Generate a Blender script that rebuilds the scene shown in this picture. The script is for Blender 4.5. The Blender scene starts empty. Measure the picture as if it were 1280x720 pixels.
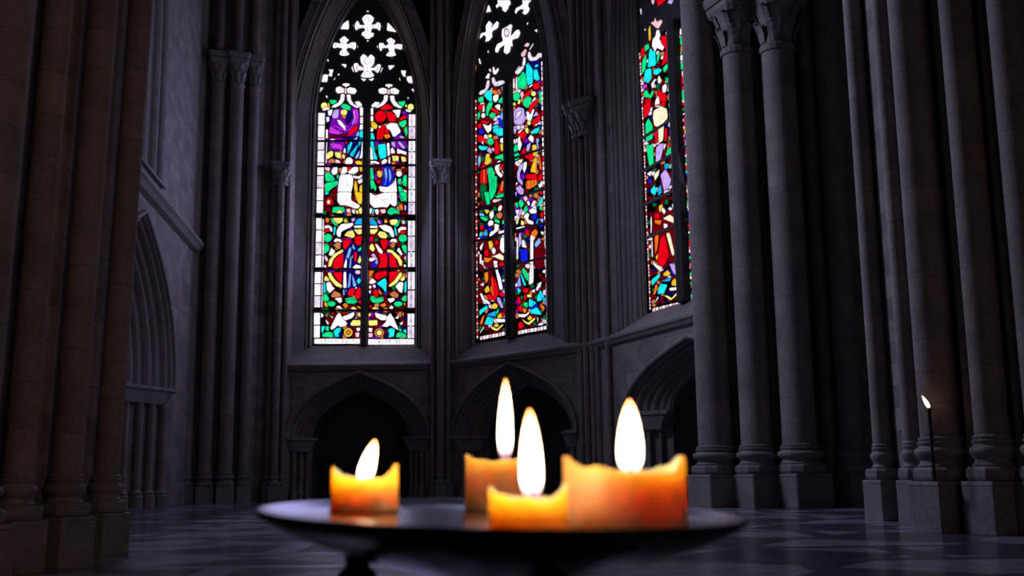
import bpy, bmesh, math, random
import numpy as np
from mathutils import Vector, Matrix
from mathutils.geometry import tessellate_polygon

random.seed(7)
PI = math.pi
S = bpy.context.scene
COL = S.collection

# ------------------------------------------------------------------ camera numbers
FPX = 1350.0
TH = math.atan(234 / 1350.0)
PH = math.atan(95 / 7788.0)
CAM = np.array([0, 0, 0.8])
FW = np.array([0, math.cos(TH), math.sin(TH)])
_R0 = np.array([1.0, 0, 0]); _U0 = np.array([0, -math.sin(TH), math.cos(TH)])
RT = math.cos(PH) * _R0 - math.sin(PH) * _U0
UP = math.sin(PH) * _R0 + math.cos(PH) * _U0

def survey(p):
    """where a point of a window shows in the reference photograph (used to read off which glass goes where)"""
    d = p - CAM
    w = d @ FW
    return 640 + FPX * (d @ RT) / w, 360 - FPX * (d @ UP) / w

# ------------------------------------------------------------------ object helpers
class MB:
    def __init__(self):
        self.v = []; self.f = []
    def add(self, vs, fs):
        n = len(self.v)
        self.v += [tuple(p) for p in vs]
        self.f += [tuple(i + n for i in f) for f in fs]
        return self
    def box(self, x0, x1, y0, y1, z0, z1):
        vs = [(x, y, z) for z in (z0, z1) for x, y in ((x0, y0), (x1, y0), (x1, y1), (x0, y1))]
        return self.add(vs, [(3, 2, 1, 0), (4, 5, 6, 7), (0, 1, 5, 4), (1, 2, 6, 5), (2, 3, 7, 6), (3, 0, 4, 7)])
    def prism(self, pts, z0, z1, pts2=None):
        n = len(pts); pts2 = pts2 or pts
        vs = [(x, y, z0) for x, y in pts] + [(x, y, z1) for x, y in pts2]
        fs = [tuple(range(n - 1, -1, -1)), tuple(range(n, 2 * n))]
        fs += [(i, (i + 1) % n, n + (i + 1) % n, n + i) for i in range(n)]
        return self.add(vs, fs)
    def lathe(self, prof, c=(0, 0), seg=32, cap=True, a0=0.0):
        vs = []; fs = []
        for r, z in prof:
            for k in range(seg):
                a = a0 + 2 * PI * k / seg
                vs.append((c[0] + r * math.cos(a), c[1] + r * math.sin(a), z))
        for j in range(len(prof) - 1):
            for k in range(seg):
                k2 = (k + 1) % seg
                fs.append((j * seg + k, j * seg + k2, (j + 1) * seg + k2, (j + 1) * seg + k))
        if cap:
            fs.append(tuple(range(seg - 1, -1, -1)))
            fs.append(tuple(range((len(prof) - 1) * seg, len(prof) * seg)))
        return self.add(vs, fs)
    def tube(self, path, rad, seg=8, cap=True):
        path = [Vector(p) for p in path]
        n = len(path); vs = []; fs = []
        rr = rad if isinstance(rad, (list, tuple)) else [rad] * n
        ref = None
        for i, p in enumerate(path):
            t = (path[min(i + 1, n - 1)] - path[max(i - 1, 0)]).normalized()
            if ref is None:
                ref = Vector((0, 0, 1)) if abs(t.z) < 0.9 else Vector((1, 0, 0))
            s = t.cross(ref).normalized(); u = s.cross(t).normalized(); ref = u
            for k in range(seg):
                a = 2 * PI * k / seg
                vs.append(p + (s * math.cos(a) + u * math.sin(a)) * rr[i])
        for j in range(n - 1):
            for k in range(seg):
                k2 = (k + 1) % seg
                fs.append((j * seg + k, j * seg + k2, (j + 1) * seg + k2, (j + 1) * seg + k))
        if cap:
            fs.append(tuple(range(seg - 1, -1, -1))); fs.append(tuple(range((n - 1) * seg, n * seg)))
        return self.add(vs, fs)
    def build(self, name, mat, parent=None, smooth=False, bevel=0.0, sharp=40):
        me = bpy.data.meshes.new(name)
        me.from_pydata(self.v, [], self.f)
        bm = bmesh.new(); bm.from_mesh(me)
        bmesh.ops.recalc_face_normals(bm, faces=bm.faces)
        bm.to_mesh(me); bm.free()
        me.materials.append(mat)
        o = bpy.data.objects.new(name, me); COL.objects.link(o)
        if smooth:
            me.shade_smooth()
            me.set_sharp_from_angle(angle=math.radians(sharp))
        if parent is not None: o.parent = parent
        if bevel:
            md = o.modifiers.new('bevel', 'BEVEL'); md.width = bevel; md.segments = 2; md.limit_method = 'ANGLE'
        return o

def empty(name, loc=(0, 0, 0)):
    o = bpy.data.objects.new(name, None); COL.objects.link(o); o.location = loc
    o.empty_display_size = 0.1
    return o

def tag(o, label=None, cat=None, group=None, kind=None):
    for k, v in (('label', label), ('category', cat), ('group', group), ('kind', kind)):
        if v: o[k] = v
    return o

# ------------------------------------------------------------------ materials
def new_mat(name):
    m = bpy.data.materials.new(name); m.use_nodes = True
    nt = m.node_tree; nt.nodes.clear()
    out = nt.nodes.new('ShaderNodeOutputMaterial')
    b = nt.nodes.new('ShaderNodeBsdfPrincipled')
    nt.links.new(b.outputs[0], out.inputs[0])
    return m, nt, b

def node(nt, typ, **kw):
    n = nt.nodes.new(typ)
    for k, v in kw.items():
        if k in n.inputs: n.inputs[k].default_value = v
        else: setattr(n, k, v)
    return n

def ramp(nt, fac, stops):
    r = nt.nodes.new('ShaderNodeValToRGB')
    el = r.color_ramp.elements
    while len(el) > 1: el.remove(el[0])
    el[0].position = stops[0][0]; el[0].color = (*stops[0][1], 1)
    for p, c in stops[1:]:
        e = el.new(p); e.color = (*c, 1)
    nt.links.new(fac, r.inputs[0])
    return r

def stone(name, c0, c1, mode, rough=0.75, bw=0.75, bh=0.36):
    """mode: 'ashlar' courses on walls, 'drum' stone drums on shafts, 'plain'"""
    m, nt, b = new_mat(name)
    tc = nt.nodes.new('ShaderNodeTexCoord')
    L = nt.links.new
    n1 = node(nt, 'ShaderNodeTexNoise', Scale=1.7, Detail=6.0, Roughness=0.62)
    L(tc.outputs['Object'], n1.inputs['Vector'])
    base = ramp(nt, n1.outputs[0], [(0.3, c0), (0.7, c1)])
    col = base.outputs[0]
    height = n1.outputs[0]
    if mode in ('ashlar', 'drum'):
        sep = nt.nodes.new('ShaderNodeSeparateXYZ'); L(tc.outputs['Object'], sep.inputs[0])
        cmb = nt.nodes.new('ShaderNodeCombineXYZ')
        if mode == 'ashlar':
            L(sep.outputs[0], cmb.inputs[0]); L(sep.outputs[2], cmb.inputs[1])
        else:
            L(sep.outputs[2], cmb.inputs[1]); cmb.inputs[0].default_value = 13.0
        br = nt.nodes.new('ShaderNodeTexBrick')
        L(cmb.outputs[0], br.inputs['Vector'])
        br.inputs['Scale'].default_value = 1.0
        br.inputs['Brick Width'].default_value = bw if mode == 'ashlar' else 50.0
        br.inputs['Row Height'].default_value = bh
        br.inputs['Mortar Size'].default_value = 0.008
        br.inputs['Mortar Smooth'].default_value = 0.3
        br.inputs['Bias'].default_value = 0.0
        br.inputs['Color1'].default_value = (0.74, 0.74, 0.76, 1)
        br.inputs['Color2'].default_value = (1.2, 1.16, 1.12, 1)
        br.inputs['Mortar'].default_value = (0.62, 0.62, 0.62, 1)
        if mode == 'drum':
            # per-drum tone from a white noise of the course number
            dv = node(nt, 'ShaderNodeMath', operation='DIVIDE'); dv.inputs[1].default_value = bh
            L(sep.outputs[2], dv.inputs[0])
            fl = node(nt, 'ShaderNodeMath', operation='FLOOR'); L(dv.outputs[0], fl.inputs[0])
            oi = nt.nodes.new('ShaderNodeObjectInfo')
            ad = node(nt, 'ShaderNodeMath', operation='MULTIPLY_ADD'); L(oi.outputs['Random'], ad.inputs[0])
            ad.inputs[1].default_value = 57.3; L(fl.outputs[0], ad.inputs[2])
            wn = node(nt, 'ShaderNodeTexWhiteNoise', noise_dimensions='1D'); L(ad.outputs[0], wn.inputs['W'])
            rr = ramp(nt, wn.outputs[0], [(0.0, (0.88, 0.88, 0.89)), (0.6, (1.0, 0.98, 0.97)), (1.0, (1.14, 1.08, 1.04))])
            mx = node(nt, 'ShaderNodeMix', data_type='RGBA', blend_type='MULTIPLY'); mx.inputs[0].default_value = 1
            L(col, mx.inputs[6]); L(rr.outputs[0], mx.inputs[7]); col = mx.outputs[2]
            mj = node(nt, 'ShaderNodeMix', data_type='RGBA'); L(br.outputs['Fac'], mj.inputs[0])
            L(col, mj.inputs[6]); mj.inputs[7].default_value = (c0[0] * .95, c0[1] * .95, c0[2] * .95, 1)
            col = mj.outputs[2]
        else:
            mx = node(nt, 'ShaderNodeMix', data_type='RGBA', blend_type='MULTIPLY'); mx.inputs[0].default_value = 1
            L(col, mx.inputs[6]); L(br.outputs[0], mx.inputs[7]); col = mx.outputs[2]
    n2 = node(nt, 'ShaderNodeTexNoise', Scale=14.0, Detail=5.0, Roughness=0.7)
    L(tc.outputs['Object'], n2.inputs['Vector'])
    r2 = ramp(nt, n2.outputs[0], [(0.3, (0.75, 0.75, 0.75)), (0.7, (1.15, 1.15, 1.15))])
    m2 = node(nt, 'ShaderNodeMix', data_type='RGBA', blend_type='MULTIPLY'); m2.inputs[0].default_value = 1
    L(col, m2.inputs[6]); L(r2.outputs[0], m2.inputs[7])
    L(m2.outputs[2], b.inputs['Base Color'])
    b.inputs['Roughness'].default_value = rough
    bp = node(nt, 'ShaderNodeBump', Strength=0.35, Distance=0.02)
    L(n2.outputs[0], bp.inputs['Height']); L(bp.outputs[0], b.inputs['Normal'])
    return m

def plain(name, col, rough=0.5, metal=0.0):
    m, nt, b = new_mat(name)
    tc = nt.nodes.new('ShaderNodeTexCoord')
    n = node(nt, 'ShaderNodeTexNoise', Scale=25.0, Detail=3.0)
    nt.links.new(tc.outputs['Object'], n.inputs['Vector'])
    r = ramp(nt, n.outputs[0], [(0.3, tuple(c * 0.75 for c in col)), (0.7, tuple(c * 1.2 for c in col))])
    nt.links.new(r.outputs[0], b.inputs['Base Color'])
    b.inputs['Roughness'].default_value = rough; b.inputs['Metallic'].default_value = metal
    return m

def emis(name, stops, strength, lo, hi):
    """flame: the colour runs along the height of the flame"""
    m = bpy.data.materials.new(name); m.use_nodes = True
    nt = m.node_tree; nt.nodes.clear()
    out = nt.nodes.new('ShaderNodeOutputMaterial'); e = nt.nodes.new('ShaderNodeEmission')
    tc = nt.nodes.new('ShaderNodeTexCoord'); sep = nt.nodes.new('ShaderNodeSeparateXYZ')
    nt.links.new(tc.outputs['Generated'], sep.inputs[0])
    r = ramp(nt, sep.outputs[2], stops)
    nt.links.new(r.outputs[0], e.inputs[0]); e.inputs[1].default_value = strength
    # a flame glows but does not block light
    tr = nt.nodes.new('ShaderNodeBsdfTransparent'); ad = nt.nodes.new('ShaderNodeAddShader')
    nt.links.new(e.outputs[0], ad.inputs[0]); nt.links.new(tr.outputs[0], ad.inputs[1])
    nt.links.new(ad.outputs[0], out.inputs[0])
    return m

M = {}
M['ashlar'] = stone('ashlar_stone', (0.20, 0.175, 0.165), (0.34, 0.30, 0.275), 'ashlar')
M['shaft'] = stone('shaft_stone', (0.20, 0.165, 0.15), (0.33, 0.275, 0.245), 'drum', bh=0.42)
M['bigshaft'] = stone('big_shaft_stone', (0.20, 0.17, 0.16), (0.33, 0.285, 0.26), 'drum', bh=0.62)
M['mould'] = stone('moulding_stone', (0.21, 0.18, 0.17), (0.32, 0.28, 0.26), 'plain')
M['carved'] = stone('carved_stone', (0.20, 0.18, 0.17), (0.30, 0.27, 0.255), 'plain', 0.65)
M['tracery'] = stone('backlit_tracery_stone', (0.035, 0.03, 0.032), (0.06, 0.054, 0.055), 'plain', 0.9)  # tracery and mullions: shade of backlit stone put into a darker base colour
M['lead'] = plain('iron_bar', (0.012, 0.012, 0.014), 0.6)
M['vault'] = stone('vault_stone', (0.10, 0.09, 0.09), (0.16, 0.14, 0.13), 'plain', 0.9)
M['dish'] = plain('blackened_iron', (0.012, 0.009, 0.009), 0.22, 0.0)
M['dish'].node_tree.nodes['Principled BSDF'].inputs['Specular IOR Level'].default_value = 0.22
M['wick'] = plain('burnt_wick', (0.01, 0.008, 0.007), 0.9)
M['door'] = plain('dark_oak', (0.05, 0.03, 0.02), 0.5)
M['blackwax'] = plain('dark_taper_wax', (0.012, 0.011, 0.012), 0.4)
M['flame'] = emis('flame_glow', [(0.0, (0.02, 0.012, 0.05)), (0.06, (0.07, 0.035, 0.07)), (0.13, (0.4, 0.24, 0.2)), (0.22, (1.0, 0.86, 0.72)),
                                 (0.8, (1.0, 0.72, 0.42)), (0.93, (1.0, 0.42, 0.12)), (1.0, (0.9, 0.25, 0.05))], 5.0, 0, 1)

M['taper_flame'] = emis('taper_flame_glow', [(0.0, (1.0, 0.5, 0.4)), (0.5, (1.0, 0.72, 0.55)), (1.0, (1.0, 0.4, 0.2))], 1.3, 0, 1)

# stained glass: light of the day seen through coloured glass; the colour belongs to each piece of glass
m = bpy.data.materials.new('stained_glass'); m.use_nodes = True
nt = m.node_tree; nt.nodes.clear()
out = nt.nodes.new('ShaderNodeOutputMaterial')
att = node(nt, 'ShaderNodeVertexColor', layer_name='glass_colour')
tc = nt.nodes.new('ShaderNodeTexCoord')
n1 = node(nt, 'ShaderNodeTexNoise', Scale=5.0, Detail=4.0, Roughness=0.6)
nt.links.new(tc.outputs['Object'], n1.inputs['Vector'])
r1 = ramp(nt, n1.outputs[0], [(0.3, (0.62, 0.62, 0.66)), (0.62, (1.0, 1.0, 1.0))])
mx = node(nt, 'ShaderNodeMix', data_type='RGBA', blend_type='MULTIPLY'); mx.inputs[0].default_value = 1
nt.links.new(att.outputs[0], mx.inputs[6]); nt.links.new(r1.outputs[0], mx.inputs[7])
e = nt.nodes.new('ShaderNodeEmission'); e.inputs[1].default_value = 1.35
nt.links.new(mx.outputs[2], e.inputs[0])
nt.links.new(e.outputs[0], out.inputs[0])
m.cycles.emission_sampling = 'NONE'
M['glass'] = m

# wax
m, nt, b = new_mat('amber_wax')
tc = nt.nodes.new('ShaderNodeTexCoord')
n1 = node(nt, 'ShaderNodeTexNoise', Scale=40.0, Detail=3.0)
nt.links.new(tc.outputs['Object'], n1.inputs['Vector'])
r1 = ramp(nt, n1.outputs[0], [(0.3, (0.92, 0.52, 0.22)), (0.7, (0.95, 0.58, 0.28))])
nt.links.new(r1.outputs[0], b.inputs['Base Color'])
b.inputs['Subsurface Weight'].default_value = 1.0
b.inputs['Subsurface Radius'].default_value = (1.0, 0.50, 0.18)
b.inputs['Subsurface Scale'].default_value = 0.055
b.inputs['Roughness'].default_value = 0.45
M['wax'] = m

# polished marble floor, large light slabs with dark bands set on the diagonal
m, nt, b = new_mat('polished_marble')
L = nt.links.new
tc = nt.nodes.new('ShaderNodeTexCoord')
mp = node(nt, 'ShaderNodeMapping'); mp.inputs['Rotation'].default_value = (0, 0, math.radians(38))
L(tc.outputs['Object'], mp.inputs[0])
ck = node(nt, 'ShaderNodeTexChecker', Scale=0.55); L(mp.outputs[0], ck.inputs['Vector'])
ck.inputs['Color1'].default_value = (0.34, 0.34, 0.38, 1); ck.inputs['Color2'].default_value = (0.09, 0.09, 0.11, 1)
br = nt.nodes.new('ShaderNodeTexBrick'); L(tc.outputs['Object'], br.inputs['Vector'])
br.inputs['Scale'].default_value = 1.0; br.inputs['Brick Width'].default_value = 2.6; br.inputs['Row Height'].default_value = 1.7
br.inputs['Mortar Size'].default_value = 0.16; br.inputs['Mortar Smooth'].default_value = 0.0
mx = node(nt, 'ShaderNodeMix', data_type='RGBA'); L(br.outputs['Fac'], mx.inputs[0])
L(ck.outputs[0], mx.inputs[6]); mx.inputs[7].default_value = (0.08, 0.08, 0.10, 1)
nz = node(nt, 'ShaderNodeTexNoise', Scale=3.0, Detail=8.0, Roughness=0.65); L(tc.outputs['Object'], nz.inputs['Vector'])
rz = ramp(nt, nz.outputs[0], [(0.3, (0.7, 0.7, 0.75)), (0.7, (1.2, 1.2, 1.2))])
m2 = node(nt, 'ShaderNodeMix', data_type='RGBA', blend_type='MULTIPLY'); m2.inputs[0].default_value = 1
L(mx.outputs[2], m2.inputs[6]); L(rz.outputs[0], m2.inputs[7])
L(m2.outputs[2], b.inputs['Base Color'])
rr = ramp(nt, br.outputs['Fac'], [(0, (0.19, 0.19, 0.19)), (1, (0.25, 0.25, 0.25))])
L(rr.outputs[0], b.inputs['Roughness'])
b.inputs['Specular IOR Level'].default_value = 0.6
M['floor'] = m
KC, KL, KW, KN = 0.125, 2.8, 6.2, .17
# ------------------------------------------------------------------ stained glass designs
# each block: (x0, y0, scale) and shapes "COLOUR x,y x,y ..." (polygon) or "COLOUR o cx,cy,rx,ry" (oval piece)
PAL = dict(S=(120, 108, 132), W=(250, 243, 250), w=(222, 208, 222), R=(222, 8, 30), D=(96, 4, 22), G=(24, 214, 128), g=(6, 96, 52),
           C=(30, 222, 228), c=(24, 158, 224), B=(22, 36, 205), b=(122, 168, 240), P=(112, 16, 160), M=(196, 56, 216),
           V=(188, 158, 232), Y=(238, 232, 120), y=(232, 186, 52), O=(232, 112, 34), T=(186, 112, 70), K=(4, 3, 6),
           N=(22, 10, 96), L=(240, 186, 196), E=(244, 234, 196))
def lin(c): return tuple((v / 255.0) ** 2.2 for v in c)
PALL = {k: np.array(lin(v)) for k, v in PAL.items()}

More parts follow.
